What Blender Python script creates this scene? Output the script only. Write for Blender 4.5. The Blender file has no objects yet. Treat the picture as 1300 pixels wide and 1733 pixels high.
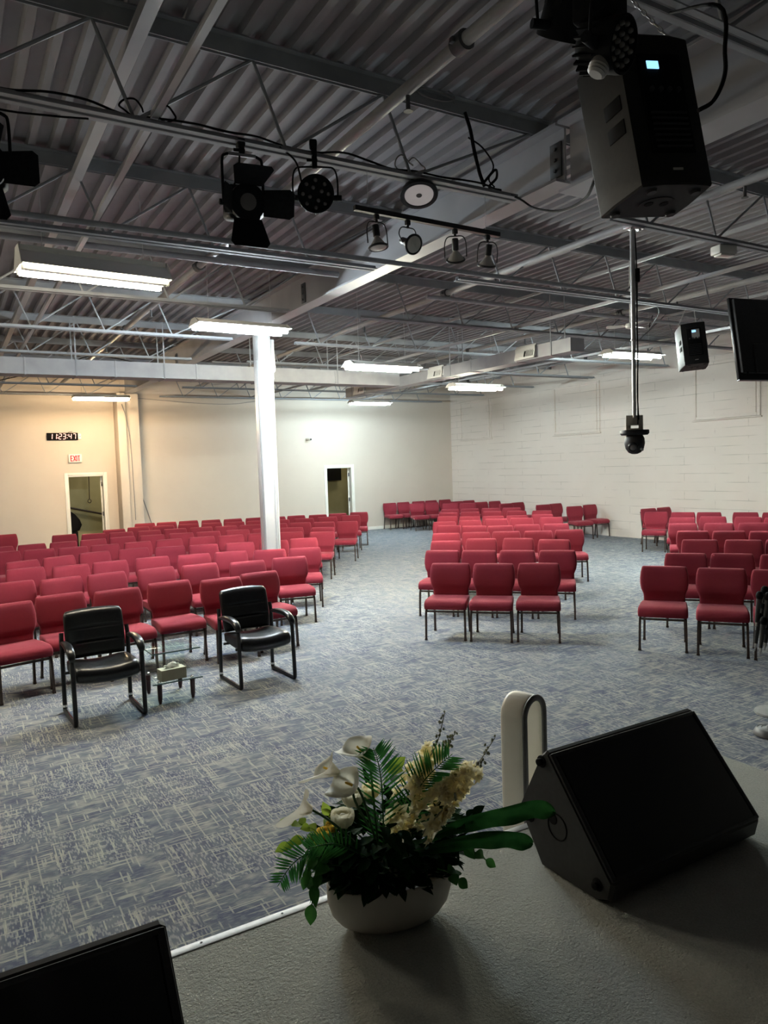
import bpy, bmesh, math, random
from mathutils import Vector, Matrix, Euler
random.seed(7)
S = bpy.context.scene
COL = S.collection
PI = math.pi
R = math.radians

# ------------------------------------------------------------------ camera
EXPO = 3.12
ROOMK = 0.35
FPX, YAW, PIT, ROL, EYE = 1248.055, 0.533499, -0.0618845, -0.0330122, 2.0
_cy, _sy, _cp, _sp = math.cos(YAW), math.sin(YAW), math.cos(PIT), math.sin(PIT)
_fw = Vector((_sy*_cp, _cy*_cp, _sp))
_r = Vector((_cy, -_sy, 0.0))
_u = _r.cross(_fw)
_rt = math.cos(ROL)*_r + math.sin(ROL)*_u
_up = -math.sin(ROL)*_r + math.cos(ROL)*_u
CAMPOS = Vector((0, 0, EYE))
cd = bpy.data.cameras.new('camera')
cd.sensor_fit = 'VERTICAL'
cd.sensor_height = 36.0
cd.lens = 36.0*FPX/1733.0
cd.clip_start = 0.02
cam = bpy.data.objects.new('camera', cd)
COL.objects.link(cam)
cam.matrix_world = Matrix(((_rt.x, _up.x, -_fw.x, 0), (_rt.y, _up.y, -_fw.y, 0), (_rt.z, _up.z, -_fw.z, EYE), (0, 0, 0, 1)))
S.camera = cam

def ray(px, py):
    return _rt*((px-650)/FPX) - _up*((py-866.5)/FPX) + _fw
def at(px, py, depth):
    return CAMPOS + ray(px, py)*depth
def onz(px, py, z):
    d = ray(px, py); return CAMPOS + d*((z-EYE)/d.z)
def ony(px, py, y):
    d = ray(px, py); return CAMPOS + d*(y/d.y)
def onx(px, py, x):
    d = ray(px, py); return CAMPOS + d*(x/d.x)

# ------------------------------------------------------------------ mesh helpers
def BM():
    return bmesh.new()

def box(bm, c, s, rot=None, bev=0.0, seg=2):
    t = bmesh.new()
    bmesh.ops.create_cube(t, size=1.0)
    for v in t.verts:
        v.co = Vector((v.co.x*s[0], v.co.y*s[1], v.co.z*s[2]))
    if bev > 0:
        bmesh.ops.bevel(t, geom=t.edges[:], offset=bev, segments=seg, profile=0.5, affect='EDGES')
    M = Matrix.Translation(Vector(c)) @ (rot.to_4x4() if rot is not None else Matrix.Identity(4))
    _merge(bm, t, M)

def _merge(bm, t, M):
    t.verts.index_update()
    vs = [bm.verts.new(M @ v.co) for v in t.verts]
    for f in t.faces:
        try:
            bm.faces.new([vs[v.index] for v in f.verts])
        except ValueError:
            pass
    t.free()

def loft(bm, rings, cap=True, closed=False):
    vr = [[bm.verts.new(Vector(p)) for p in r] for r in rings]
    n = len(vr[0])
    m = len(vr)
    for i in range(m if closed else m-1):
        a, b = vr[i], vr[(i+1) % m]
        for j in range(n):
            k = (j+1) % n
            bm.faces.new((a[j], a[k], b[k], b[j]))
    if cap and not closed:
        bm.faces.new(list(reversed(vr[0])))
        bm.faces.new(vr[-1])

def tube(bm, pts, r, n=8, cap=True, closed=False, sq=False):
    P = [Vector(p) for p in pts]
    m = len(P)
    rr = r if isinstance(r, (list, tuple)) else [r]*m
    tang = []
    for i in range(m):
        if closed:
            a, b = P[(i-1) % m], P[(i+1) % m]
        else:
            a, b = P[max(i-1, 0)], P[min(i+1, m-1)]
        t = (b-a)
        tang.append(t.normalized() if t.length > 1e-9 else Vector((0, 0, 1)))
    ref = Vector((0, 0, 1)) if abs(tang[0].z) < 0.9 else Vector((0, 1, 0))
    nx = (ref - tang[0]*ref.dot(tang[0])).normalized()
    rings = []
    for i in range(m):
        nx = nx - tang[i]*nx.dot(tang[i])
        nx = nx.normalized() if nx.length > 1e-9 else tang[i].orthogonal().normalized()
        ny = tang[i].cross(nx)
        ring = []
        for j in range(n):
            a = 2*PI*(j+0.5)/n
            k = 1.4142 if (sq and n == 4) else 1.0
            ring.append(P[i] + (nx*math.cos(a) + ny*math.sin(a))*rr[i]*k)
        rings.append(ring)
    loft(bm, rings, cap=cap, closed=closed)

def smooth_pts(ctrl, n=8):
    P = [Vector(p) for p in ctrl]
    P = [P[0]*2-P[1]] + P + [P[-1]*2-P[-2]]
    out = []
    for i in range(1, len(P)-2):
        for k in range(n):
            t = k/n
            a, b, c, d = P[i-1], P[i], P[i+1], P[i+2]
            out.append(0.5*((2*b) + (c-a)*t + (2*a-5*b+4*c-d)*t*t + (3*b-a-3*c+d)*t**3))
    out.append(P[-2])
    return out

def lathe(bm, prof, M=None, n=24, cap=True):
    M = M or Matrix.Identity(4)
    rings = []
    for (r, z) in prof:
        rings.append([M @ Vector((max(r, 1e-4)*math.cos(2*PI*j/n), max(r, 1e-4)*math.sin(2*PI*j/n), z)) for j in range(n)])
    loft(bm, rings, cap=cap)

def axis_m(p, d):
    d = Vector(d).normalized()
    return Matrix.Translation(Vector(p)) @ d.to_track_quat('Z', 'Y').to_matrix().to_4x4()

def cyl(bm, a, b, r, n=12, r2=None):
    a, b = Vector(a), Vector(b)
    L = (b-a).length
    lathe(bm, [(r, 0), (r if r2 is None else r2, L)], axis_m(a, b-a), n)

def prism(bm, poly, M, t):
    """2-D polygon in the local xy plane, extruded t along local z."""
    a = [bm.verts.new(M @ Vector((p[0], p[1], 0))) for p in poly]
    b = [bm.verts.new(M @ Vector((p[0], p[1], t))) for p in poly]
    n = len(poly)
    for i in range(n):
        k = (i+1) % n
        bm.faces.new((a[i], a[k], b[k], b[i]))
    bm.faces.new(list(reversed(a)))
    bm.faces.new(b)

def superring(w, t, n=20, e=4.0):
    out = []
    for j in range(n):
        a = 2*PI*j/n
        c, s = math.cos(a), math.sin(a)
        out.append((w*math.copysign(abs(c)**(2/e), c), t*math.copysign(abs(s)**(2/e), s)))
    return out

def obj(name, bm, mat, parent=None, loc=None, ang=38, kind=None):
    bmesh.ops.recalc_face_normals(bm, faces=bm.faces[:])
    me = bpy.data.meshes.new(name)
    bm.to_mesh(me)
    bm.free()
    me.materials.append(mat)
    me.shade_smooth()
    me.set_sharp_from_angle(angle=R(ang))
    o = bpy.data.objects.new(name, me)
    COL.objects.link(o)
    if parent is not None:
        o.parent = parent
    if loc is not None:
        o.location = loc
    if kind:
        o['kind'] = kind
    return o

def tag(o, label, cat, group=None):
    o['label'] = label
    o['category'] = cat
    if group:
        o['group'] = group
    return o

def thing(name, label, cat, loc=(0, 0, 0), rot=(0, 0, 0), group=None):
    o = bpy.data.objects.new(name, None)
    o.empty_display_size = 0.1
    COL.objects.link(o)
    o.location = loc
    o.rotation_euler = rot
    return tag(o, label, cat, group)

def struct(name, bm, mat, label=None, cat=None, parent=None, ang=38):
    o = obj(name, bm, mat, parent, ang=ang)
    if parent is None:
        o['kind'] = 'structure'
        if label:
            tag(o, label, cat)
    return o

def dup(root, loc, rot, label, group=None):
    r = root.copy()
    COL.objects.link(r)
    r.location = loc
    r.rotation_euler = rot
    r['label'] = label
    if group:
        r['group'] = group
    for ch in list(root.children):
        c = ch.copy()
        COL.objects.link(c)
        c.parent = r
        for g in ch.children:
            d = g.copy()
            COL.objects.link(d)
            d.parent = c
    return r

# ------------------------------------------------------------------ materials
def mat(name, col, rough=0.6, metal=0.0, spec=0.5, emit=None, es=0.0, trans=0.0, sheen=0.0, ior=1.45):
    m = bpy.data.materials.new(name)
    m.use_nodes = True
    b = m.node_tree.nodes['Principled BSDF']
    b.inputs['Base Color'].default_value = (*col, 1)
    b.inputs['Roughness'].default_value = rough
    b.inputs['Metallic'].default_value = metal
    b.inputs['Specular IOR Level'].default_value = spec
    b.inputs['IOR'].default_value = ior
    b.inputs['Transmission Weight'].default_value = trans
    b.inputs['Sheen Weight'].default_value = sheen
    if emit:
        b.inputs['Emission Color'].default_value = (*emit, 1)
        b.inputs['Emission Strength'].default_value = es
    return m

class NT:
    """small helper around a material's node tree"""
    def __init__(self, m):
        self.t = m.node_tree
        self.b = self.t.nodes['Principled BSDF']
    def n(self, typ, **kw):
        x = self.t.nodes.new(typ)
        for k, v in kw.items():
            if k.startswith('i_'):
                x.inputs[k[2:].replace('_', ' ')].default_value = v
            else:
                setattr(x, k, v)
        return x
    def l(self, a, b):
        self.t.links.new(a, b)
    def math(self, op, a, b=None, c=None, clamp=False):
        x = self.t.nodes.new('ShaderNodeMath')
        x.operation = op
        x.use_clamp = clamp
        for i, v in enumerate((a, b, c)):
            if v is None:
                continue
            if isinstance(v, (int, float)):
                x.inputs[i].default_value = v
            else:
                self.l(v, x.inputs[i])
        return x.outputs[0]
    def mix(self, f, a, b):
        x = self.t.nodes.new('ShaderNodeMix')
        x.data_type = 'RGBA'
        for i, v in ((0, f), (6, a), (7, b)):
            if isinstance(v, (int, float)):
                x.inputs[i].default_value = v
            elif isinstance(v, tuple):
                x.inputs[i].default_value = (*v, 1)
            else:
                self.l(v, x.inputs[i])
        return x.outputs[2]
    def ramp(self, f, lo, hi):
        x = self.t.nodes.new('ShaderNodeMapRange')
        x.inputs['From Min'].default_value = lo
        x.inputs['From Max'].default_value = hi
        self.l(f, x.inputs['Value'])
        return x.outputs[0]
    def coord(self, sc=(1, 1, 1), kind='Object', rot=(0, 0, 0)):
        c = self.t.nodes.new('ShaderNodeTexCoord')
        mp = self.t.nodes.new('ShaderNodeMapping')
        mp.inputs['Scale'].default_value = sc
        mp.inputs['Rotation'].default_value = rot
        self.l(c.outputs[kind], mp.inputs['Vector'])
        return mp.outputs[0]
    def noise(self, vec, scale, detail=3.0, rough=0.5):
        x = self.t.nodes.new('ShaderNodeTexNoise')
        x.inputs['Scale'].default_value = scale
        x.inputs['Detail'].default_value = detail
        x.inputs['Roughness'].default_value = rough
        self.l(vec, x.inputs['Vector'])
        return x.outputs['Fac']
    def bump(self, h, strength=0.3, dist=0.01):
        x = self.t.nodes.new('ShaderNodeBump')
        x.inputs['Strength'].default_value = strength
        x.inputs['Distance'].default_value = dist
        self.l(h, x.inputs['Height'])
        self.l(x.outputs[0], self.b.inputs['Normal'])

def m_noisy(name, c1, c2, scale, rough=0.6, bump=0.0, bscale=None, dist=0.004, **kw):
    m = mat(name, c1, rough, **kw)
    t = NT(m)
    v = t.coord()
    f = t.ramp(t.noise(v, scale, 4), 0.3, 0.7)
    t.l(t.mix(f, c1, c2), t.b.inputs['Base Color'])
    if bump:
        t.bump(t.noise(v, bscale or scale*4, 3), bump, dist)
    return m

def m_carpet():
    """blue-grey carpet tiles laid quarter-turned: ribbed weave, cream lines and soft cream patches"""
    m = mat('patterned_carpet', (0.1, 0.11, 0.15), 0.95, spec=0.1)
    t = NT(m)
    c = t.t.nodes.new('ShaderNodeTexCoord')
    sp = t.n('ShaderNodeSeparateXYZ')
    t.l(c.outputs['Object'], sp.inputs[0])
    a, b = t.n('ShaderNodeCombineXYZ'), t.n('ShaderNodeCombineXYZ')
    t.l(sp.outputs['X'], a.inputs['X']); t.l(sp.outputs['Y'], a.inputs['Y'])
    t.l(sp.outputs['Y'], b.inputs['X']); t.l(sp.outputs['X'], b.inputs['Y'])
    ck = t.n('ShaderNodeTexChecker')
    ck.inputs['Scale'].default_value = 2.0
    mp0 = t.n('ShaderNodeMapping')
    mp0.inputs['Location'].default_value = (0.13, 0.07, 0.25)
    t.l(c.outputs['Object'], mp0.inputs['Vector'])
    t.l(mp0.outputs[0], ck.inputs['Vector'])
    mx = t.n('ShaderNodeMix', data_type='VECTOR')
    t.l(ck.outputs['Fac'], mx.inputs[0]); t.l(a.outputs[0], mx.inputs[4]); t.l(b.outputs[0], mx.inputs[5])
    uv = mx.outputs[1]
    s2 = t.n('ShaderNodeSeparateXYZ')
    t.l(uv, s2.inputs[0])
    U, V = s2.outputs['X'], s2.outputs['Y']
    def snap(c_, n):
        return t.math('DIVIDE', t.math('FLOOR', t.math('MULTIPLY', c_, n)), n)
    def ns(u_, v_, su, sv, off, detail, lo, hi):
        cb = t.n('ShaderNodeCombineXYZ')
        t.l(t.math('MULTIPLY_ADD', u_, su, off*1.3), cb.inputs['X'])
        t.l(t.math('MULTIPLY_ADD', v_, sv, off*2.1), cb.inputs['Y'])
        cb.inputs['Z'].default_value = off
        return t.ramp(t.noise(cb.outputs[0], 1.0, detail, 0.5), lo, hi)
    Ur, Vr = snap(U, 130.0), snap(V, 150.0)
    kind = ck.outputs['Fac']
    along = ns(U, Vr, 4.0, 90.0, 3.1, 0.0, 0.64, 0.68)
    cross = ns(Ur, Vr, 105.0, 5.0, 11.3, 0.5, 0.64, 0.68)
    dash = ns(Ur, Vr, 26.0, 150.0, 23.9, 0.0, 0.50, 0.62)
    blotch = ns(Ur, Vr, 9.0, 14.0, 7.7, 3.0, 0.50, 0.68)
    stripe = t.math('MULTIPLY_ADD', t.math('SINE', t.math('MULTIPLY', V, 2*PI*150.0)), 0.5, 0.5)
    tone = ns(Ur, Vr, 3.0, 8.0, 31.0, 2.0, 0.35, 0.65)
    base = t.mix(tone, (0.088, 0.103, 0.155), (0.150, 0.168, 0.200))
    wd = t.math('MULTIPLY', dash, t.math('MULTIPLY_ADD', kind, 0.26, 0.14))
    base = t.mix(wd, base, (0.47, 0.47, 0.45))
    wb = t.math('MULTIPLY', blotch, t.math('MULTIPLY_ADD', kind, -0.42, 0.58))
    cream = t.math('MAXIMUM', t.math('MAXIMUM', t.math('MULTIPLY', along, 0.85), t.math('MULTIPLY', cross, 0.8)), wb)
    k = t.math('MULTIPLY', cream, t.math('MULTIPLY_ADD', stripe, 0.35, 0.55))
    t.l(t.mix(k, base, (0.47, 0.465, 0.395)), t.b.inputs['Base Color'])
    t.bump(stripe, 0.25, 0.002)
    return m

def m_stage_carpet():
    m = mat('stage_carpet', (0.3, 0.3, 0.25), 0.97, spec=0.1, sheen=0.15)
    t = NT(m)
    v = t.coord()
    f = t.ramp(t.noise(v, 160, 4, 0.6), 0.3, 0.7)
    g = t.ramp(t.noise(v, 9, 4, 0.6), 0.3, 0.7)
    c = t.mix(f, (0.34, 0.36, 0.335), (0.54, 0.555, 0.515))
    c = t.mix(t.math('MULTIPLY', g, 0.35), c, (0.60, 0.605, 0.55))
    t.l(c, t.b.inputs['Base Color'])
    t.bump(t.noise(v, 110, 4, 0.65), 0.9, 0.012)
    return m

def m_block():
    """painted concrete block: world Y runs along the wall, Z up"""
    m = mat('painted_block', (0.6, 0.55, 0.49), 0.55, spec=0.3)
    t = NT(m)
    c = t.t.nodes.new('ShaderNodeTexCoord')
    sp = t.n('ShaderNodeSeparateXYZ')
    cb = t.n('ShaderNodeCombineXYZ')
    t.l(c.outputs['Object'], sp.inputs[0])
    t.l(sp.outputs['Y'], cb.inputs['X'])
    t.l(sp.outputs['Z'], cb.inputs['Y'])
    br = t.n('ShaderNodeTexBrick')
    br.inputs['Scale'].default_value = 1.0
    br.inputs['Brick Width'].default_value = 1.6
    br.inputs['Row Height'].default_value = 0.2
    br.inputs['Mortar Size'].default_value = 0.008
    br.inputs['Mortar Smooth'].default_value = 0.4
    br.inputs['Color1'].default_value = (0, 0, 0, 1)
    br.inputs['Color2'].default_value = (0, 0, 0, 1)
    br.inputs['Mortar'].default_value = (1, 1, 1, 1)
    t.l(cb.outputs[0], br.inputs['Vector'])
    v = t.coord()
    seam = t.math('MULTIPLY', br.outputs['Fac'], t.ramp(t.noise(t.coord((1, 0.9, 6)), 1.6, 3), 0.42, 0.62))
    g = t.ramp(t.noise(v, 0.8, 4, 0.6), 0.3, 0.7)
    col = t.mix(g, (0.77, 0.695, 0.635), (0.81, 0.74, 0.68))
    col = t.mix(t.math('MULTIPLY', seam, 0.55), col, (0.34, 0.29, 0.25))
    t.l(col, t.b.inputs['Base Color'])
    h = t.math('SUBTRACT', t.math('MULTIPLY', t.noise(v, 45, 4, 0.6), 0.25), seam)
    t.bump(h, 0.35, 0.006)
    return m

def m_drywall(name, c1, c2):
    m = mat(name, c1, 0.6, spec=0.25)
    t = NT(m)
    v = t.coord()
    g = t.ramp(t.noise(v, 0.7, 5, 0.6), 0.3, 0.75)
    scuff = t.ramp(t.noise(t.coord((1.2, 1, 4)), 1.7, 5, 0.65), 0.6, 0.85)
    col = t.mix(g, c1, c2)
    col = t.mix(t.math('MULTIPLY', scuff, 0.12), col, (0.4, 0.33, 0.25))
    t.l(col, t.b.inputs['Base Color'])
    t.bump(t.noise(v, 120, 2), 0.06, 0.002)
    return m

def m_fabric(name, c1, c2, scale=420):
    m = mat(name, c1, 0.85, spec=0.2, sheen=0.25)
    t = NT(m)
    v = t.coord()
    f = t.ramp(t.noise(v, scale, 2), 0.3, 0.7)
    t.l(t.mix(f, c1, c2), t.b.inputs['Base Color'])
    t.bump(t.noise(v, scale*0.8, 2), 0.15, 0.001)
    m.node_tree.nodes['Principled BSDF'].inputs['Sheen Tint'].default_value = (0.9, 0.45, 0.5, 1)
    return m

MT = {}
MT['carpet'] = m_carpet()
MT['stage'] = m_stage_carpet()
MT['block'] = m_block()
MT['drywall'] = m_drywall('cream_drywall', (0.565, 0.498, 0.43), (0.61, 0.545, 0.47))
MT['drywall2'] = m_drywall('pale_drywall', (0.66, 0.60, 0.51), (0.70, 0.64, 0.55))
MT['trimw'] = m_noisy('white_trim_paint', (0.74, 0.72, 0.66), (0.79, 0.77, 0.71), 5, 0.4)
MT['olive'] = m_noisy('olive_wall_paint', (0.40, 0.36, 0.19), (0.45, 0.41, 0.23), 3, 0.7)
MT['deck'] = m_noisy('grey_deck_paint', (0.275, 0.266, 0.278), (0.325, 0.315, 0.328), 2.2, 0.8, spec=0.12)
MT['steel'] = m_noisy('grey_joist_paint', (0.27, 0.285, 0.305), (0.33, 0.34, 0.36), 6, 0.7, spec=0.2)
MT['beam'] = m_noisy('grey_beam_paint', (0.37, 0.365, 0.38), (0.42, 0.415, 0.43), 3, 0.5, spec=0.3)
MT['plate'] = m_noisy('dark_steel_plate', (0.07, 0.075, 0.08), (0.12, 0.12, 0.125), 8, 0.5, metal=0.4)
MT['column'] = m_noisy('white_column_paint', (0.56, 0.56, 0.555), (0.61, 0.61, 0.60), 3, 0.4)
MT['duct'] = m_noisy('galvanised_duct', (0.33, 0.335, 0.36), (0.39, 0.395, 0.415), 5, 0.65, spec=0.25)
MT['ventw'] = mat('white_vent_metal', (0.72, 0.72, 0.70), 0.45)
MT['pipe'] = m_noisy('painted_pipe', (0.33, 0.32, 0.315), (0.38, 0.37, 0.36), 6, 0.45)
MT['galv'] = m_noisy('galvanised_channel', (0.42, 0.42, 0.43), (0.52, 0.52, 0.53), 20, 0.38, metal=0.5)
MT['red'] = m_fabric('burgundy_fabric', (0.190, 0.015, 0.030), (0.235, 0.026, 0.041))
MT['bronze'] = m_noisy('bronze_tube', (0.060, 0.042, 0.036), (0.10, 0.072, 0.060), 30, 0.35, metal=0.6)
MT['leather'] = m_noisy('black_leather', (0.006, 0.007, 0.009), (0.012, 0.013, 0.015), 60, 0.30, bump=0.12, bscale=260, dist=0.001)
MT['blackmetal'] = m_noisy('black_powder_coat', (0.010, 0.011, 0.013), (0.018, 0.019, 0.021), 40, 0.42)
MT['lampblack'] = m_noisy('matt_black_lamp', (0.008, 0.009, 0.011), (0.013, 0.014, 0.016), 40, 0.8, spec=0.12)
MT['speakerblack'] = m_noisy('black_speaker_cabinet', (0.010, 0.010, 0.010), (0.015, 0.0145, 0.014), 60, 0.6, spec=0.3, bump=0.2, bscale=450, dist=0.001)
MT['chrome'] = m_noisy('worn_chrome', (0.55, 0.53, 0.51), (0.68, 0.66, 0.63), 30, 0.18, metal=1.0)
MT['blackplastic'] = m_noisy('black_textured_plastic', (0.016, 0.016, 0.018), (0.026, 0.026, 0.028), 80, 0.55, bump=0.2, bscale=500, dist=0.001)
MT['greyplastic'] = m_noisy('charcoal_cabinet', (0.024, 0.0235, 0.023), (0.034, 0.033, 0.032), 60, 0.55, bump=0.2, bscale=450, dist=0.001)
MT['grille'] = m_noisy('black_grille', (0.004, 0.004, 0.005), (0.010, 0.010, 0.011), 700, 0.6)
MT['void'] = mat('matt_black', (0.003, 0.003, 0.0035), 0.8, spec=0.2)
MT['screen'] = mat('blank_screen_plastic', (0.006, 0.007, 0.009), 0.3)
MT['silverline'] = mat('silver_edge', (0.35, 0.36, 0.38), 0.35, metal=0.7)
MT['white'] = m_noisy('white_plastic', (0.72, 0.71, 0.66), (0.76, 0.75, 0.70), 9, 0.35)
MT['fanwhite'] = m_noisy('ivory_plastic', (0.80, 0.77, 0.68), (0.83, 0.80, 0.72), 9, 0.32)
MT['alu'] = m_noisy('aluminium_nosing', (0.40, 0.41, 0.42), (0.50, 0.50, 0.50), 60, 0.55, metal=0.4)
def m_glass():
    m = bpy.data.materials.new('clear_green_glass')
    m.use_nodes = True
    nt = m.node_tree
    nt.nodes.remove(nt.nodes['Principled BSDF'])
    tr, gl, fr, mx = (nt.nodes.new(k) for k in ('ShaderNodeBsdfTransparent', 'ShaderNodeBsdfGlossy', 'ShaderNodeLayerWeight', 'ShaderNodeMixShader'))
    pw, ml = nt.nodes.new('ShaderNodeMath'), nt.nodes.new('ShaderNodeMath')
    pw.operation, ml.operation = 'POWER', 'MULTIPLY_ADD'
    pw.inputs[1].default_value = 5.0
    ml.inputs[1].default_value, ml.inputs[2].default_value = 0.35, 0.025
    tr.inputs['Color'].default_value = (0.925, 0.975, 0.955, 1)
    gl.inputs['Roughness'].default_value = 0.03
    nt.links.new(fr.outputs['Facing'], pw.inputs[0]); nt.links.new(pw.outputs[0], ml.inputs[0]); nt.links.new(ml.outputs[0], mx.inputs[0])
    nt.links.new(tr.outputs[0], mx.inputs[1]); nt.links.new(gl.outputs[0], mx.inputs[2])
    nt.links.new(mx.outputs[0], nt.nodes['Material Output'].inputs['Surface'])
    return m
MT['glass'] = m_glass()
MT['glassedge'] = mat('dark_glass_edge', (0.10, 0.17, 0.16), 0.15)
MT['darkwood'] = m_noisy('dark_cherry_wood', (0.035, 0.010, 0.012), (0.060, 0.018, 0.020), 25, 0.35)
MT['card'] = m_noisy('tan_card', (0.42, 0.37, 0.26), (0.47, 0.42, 0.30), 12, 0.7)
MT['cardtop'] = m_noisy('pale_card', (0.68, 0.65, 0.52), (0.72, 0.69, 0.56), 12, 0.7)
MT['tissue'] = m_noisy('white_tissue', (0.78, 0.77, 0.72), (0.84, 0.83, 0.79), 30, 0.9)
MT['cable'] = mat('black_cable', (0.008, 0.008, 0.009), 0.8, spec=0.1)
MT['greycable'] = mat('grey_cable', (0.22, 0.21, 0.21), 0.6)
MT['lampglow'] = mat('pale_lamp_face', (0.78, 0.72, 0.70), 0.3, emit=(1.0, 0.90, 0.88), es=0.018)
MT['lens'] = mat('grey_lens', (0.16, 0.15, 0.15), 0.15)
MT['bulb'] = mat('silver_bulb', (0.50, 0.49, 0.46), 0.22, metal=0.3)
MT['bulbface'] = mat('bulb_face', (0.66, 0.64, 0.60), 0.25)
MT['reflector'] = m_noisy('white_reflector', (0.76, 0.76, 0.74), (0.82, 0.82, 0.80), 6, 0.3)
MT['ceramic'] = m_noisy('ribbed_ceramic', (0.44, 0.40, 0.355), (0.50, 0.455, 0.40), 14, 0.55, bump=0.3, bscale=60, dist=0.002)
MT['micgrey'] = m_noisy('silver_base_paint', (0.10, 0.10, 0.10), (0.14, 0.14, 0.14), 20, 0.5, metal=0.2)
MT['discgrey'] = m_noisy('grey_base_paint', (0.20, 0.20, 0.19), (0.25, 0.25, 0.24), 20, 0.6)
MT['camgrey'] = m_noisy('taupe_bracket', (0.55, 0.50, 0.43), (0.60, 0.55, 0.48), 10, 0.5)
MT['handrail'] = mat('dark_handrail', (0.04, 0.025, 0.02), 0.5)

def translucent(m, fac, tint=(1, 1, 1)):
    nt = m.node_tree
    b = nt.nodes['Principled BSDF']
    tl, mx = nt.nodes.new('ShaderNodeBsdfTranslucent'), nt.nodes.new('ShaderNodeMixShader')
    mx.inputs[0].default_value = fac
    src = b.inputs['Base Color'].links[0].from_socket
    mul = nt.nodes.new('ShaderNodeMix')
    mul.data_type = 'RGBA'; mul.blend_type = 'MULTIPLY'
    mul.inputs[0].default_value = 1.0
    mul.inputs[7].default_value = (*tint, 1)
    nt.links.new(src, mul.inputs[6])
    nt.links.new(mul.outputs[2], tl.inputs['Color'])
    nt.links.new(b.outputs[0], mx.inputs[1]); nt.links.new(tl.outputs[0], mx.inputs[2])
    nt.links.new(mx.outputs[0], nt.nodes['Material Output'].inputs['Surface'])
    return m
def leafmat(name, c1, c2, tr=0.25):
    m = m_noisy(name, c1, c2, 22, 0.55, spec=0.2)
    return translucent(m, tr) if tr else m
MT['leafdark'] = m_noisy('dark_green_leaf', (0.006, 0.030, 0.010), (0.012, 0.050, 0.014), 22, 0.8, spec=0.06)
MT['leafmid'] = leafmat('mid_green_leaf', (0.020, 0.10, 0.020), (0.05, 0.17, 0.03), 0.3)
MT['leaflime'] = leafmat('lime_green_leaf', (0.25, 0.40, 0.04), (0.38, 0.52, 0.08), 0.5)
MT['palm'] = leafmat('palm_green', (0.022, 0.12, 0.030), (0.06, 0.24, 0.05), 0.25)
MT['strap'] = leafmat('fern_strap_green', (0.018, 0.085, 0.022), (0.035, 0.14, 0.034), 0.3)
MT['stem'] = mat('green_stem', (0.035, 0.10, 0.03), 0.5)
MT['lily'] = translucent(m_noisy('white_lily', (0.74, 0.73, 0.62), (0.82, 0.80, 0.72), 18, 0.45), 0.4)
MT['rose'] = translucent(m_noisy('white_rose', (0.82, 0.80, 0.66), (0.87, 0.85, 0.74), 18, 0.55), 0.4)
MT['spike'] = translucent(m_noisy('cream_petal', (0.95, 0.87, 0.60), (0.96, 0.91, 0.70), 18, 0.55), 0.5)
MT['bud'] = mat('grey_green_bud', (0.26, 0.27, 0.20), 0.6)
MT['yellow'] = translucent(m_noisy('yellow_petal', (0.78, 0.56, 0.08), (0.85, 0.66, 0.14), 18, 0.55), 0.4)

def m_emit(name, col, s):
    return mat(name, (0.8, 0.8, 0.8), 0.5, emit=col, es=s)
MT['led_red'] = m_emit('red_digits', (1.0, 0.03, 0.09), 0.14)
MT['exit_red'] = mat('exit_letter_red', (0.62, 0.012, 0.03), 0.5, emit=(1.0, 0.03, 0.08), es=0.03)
MT['lcd'] = m_emit('blue_lcd', (0.25, 0.58, 1.0), 0.20)
MT['red_led'] = m_emit('red_indicator', (1.0, 0.02, 0.05), 0.15)

# ================================================================== the setting
WX, WY = 14.75, 20.35          # block wall (X) and back wall (Y)
STZ, STX, STY = 0.65, 2.93, 2.045   # stage top, its two front edges
DECK = 4.66

b = BM(); box(b, (3.8, 9.5, -0.05), (22.0, 27.0, 0.1))
struct('floor', b, MT['carpet'], 'blue grey patterned carpet covering the hall floor', 'floor')
b = BM(); box(b, ((STX-7.2)/2, (STY-4.0)/2, STZ/2), (STX+7.2, STY+4.0, STZ))
struct('stage_platform', b, MT['stage'], 'low stage with olive grey carpet under the speakers and flowers', 'stage')
b = BM()
box(b, ((STX-7.2)/2, STY-0.004, STZ-0.003), (STX+7.2-0.02, 0.032, 0.012), bev=0.003)
box(b, ((STX-7.2)/2, STY+0.006, STZ-0.03), (STX+7.2-0.02, 0.010, 0.05), bev=0.002)
t = struct('trim_1', b, MT['alu'], 'bright metal nosing strip along the front edge of the stage', 'edging')
b = BM()
for k in range(40):
    lathe(b, [(0.004, 0), (0.003, 0.0015)], Matrix.Translation((STX-0.13-0.25*k, STY-0.002, STZ+0.003)), 8)
struct('screw', b, MT['plate'], parent=t)

# back wall with two doorways
D1, D2, DH = (2.663, 3.545), (10.014, 10.896), 2.015
b = BM()
for x0, x1, z0, z1 in ((-7.2, D1[0], 0, DECK), (D1[0], D1[1], DH, DECK), (D1[1], D2[0], 0, DECK), (D2[0], D2[1], DH, DECK), (D2[1], WX+0.2, 0, DECK)):
    box(b, ((x0+x1)/2, WY+0.07, (z0+z1)/2), (x1-x0, 0.14, z1-z0))
struct('wall_back', b, MT['drywall'], 'cream back wall with two open doorways', 'wall')
b = BM(); box(b, (WX+0.1, 8.2, DECK/2), (0.2, 25.0, DECK))
struct('wall_right', b, MT['block'], 'long painted concrete block wall with filled-in windows', 'wall')
b = BM(); box(b, (-7.3, 8.2, DECK/2), (0.2, 25.0, DECK))
struct('wall_left', b, MT['drywall2'], 'pale side wall outside the view', 'wall')
b = BM(); box(b, (3.8, -4.1, DECK/2), (22.0, 0.2, DECK))
struct('wall_front', b, MT['greyplastic'], 'dark wall behind the stage', 'wall')
b = BM()
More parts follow.
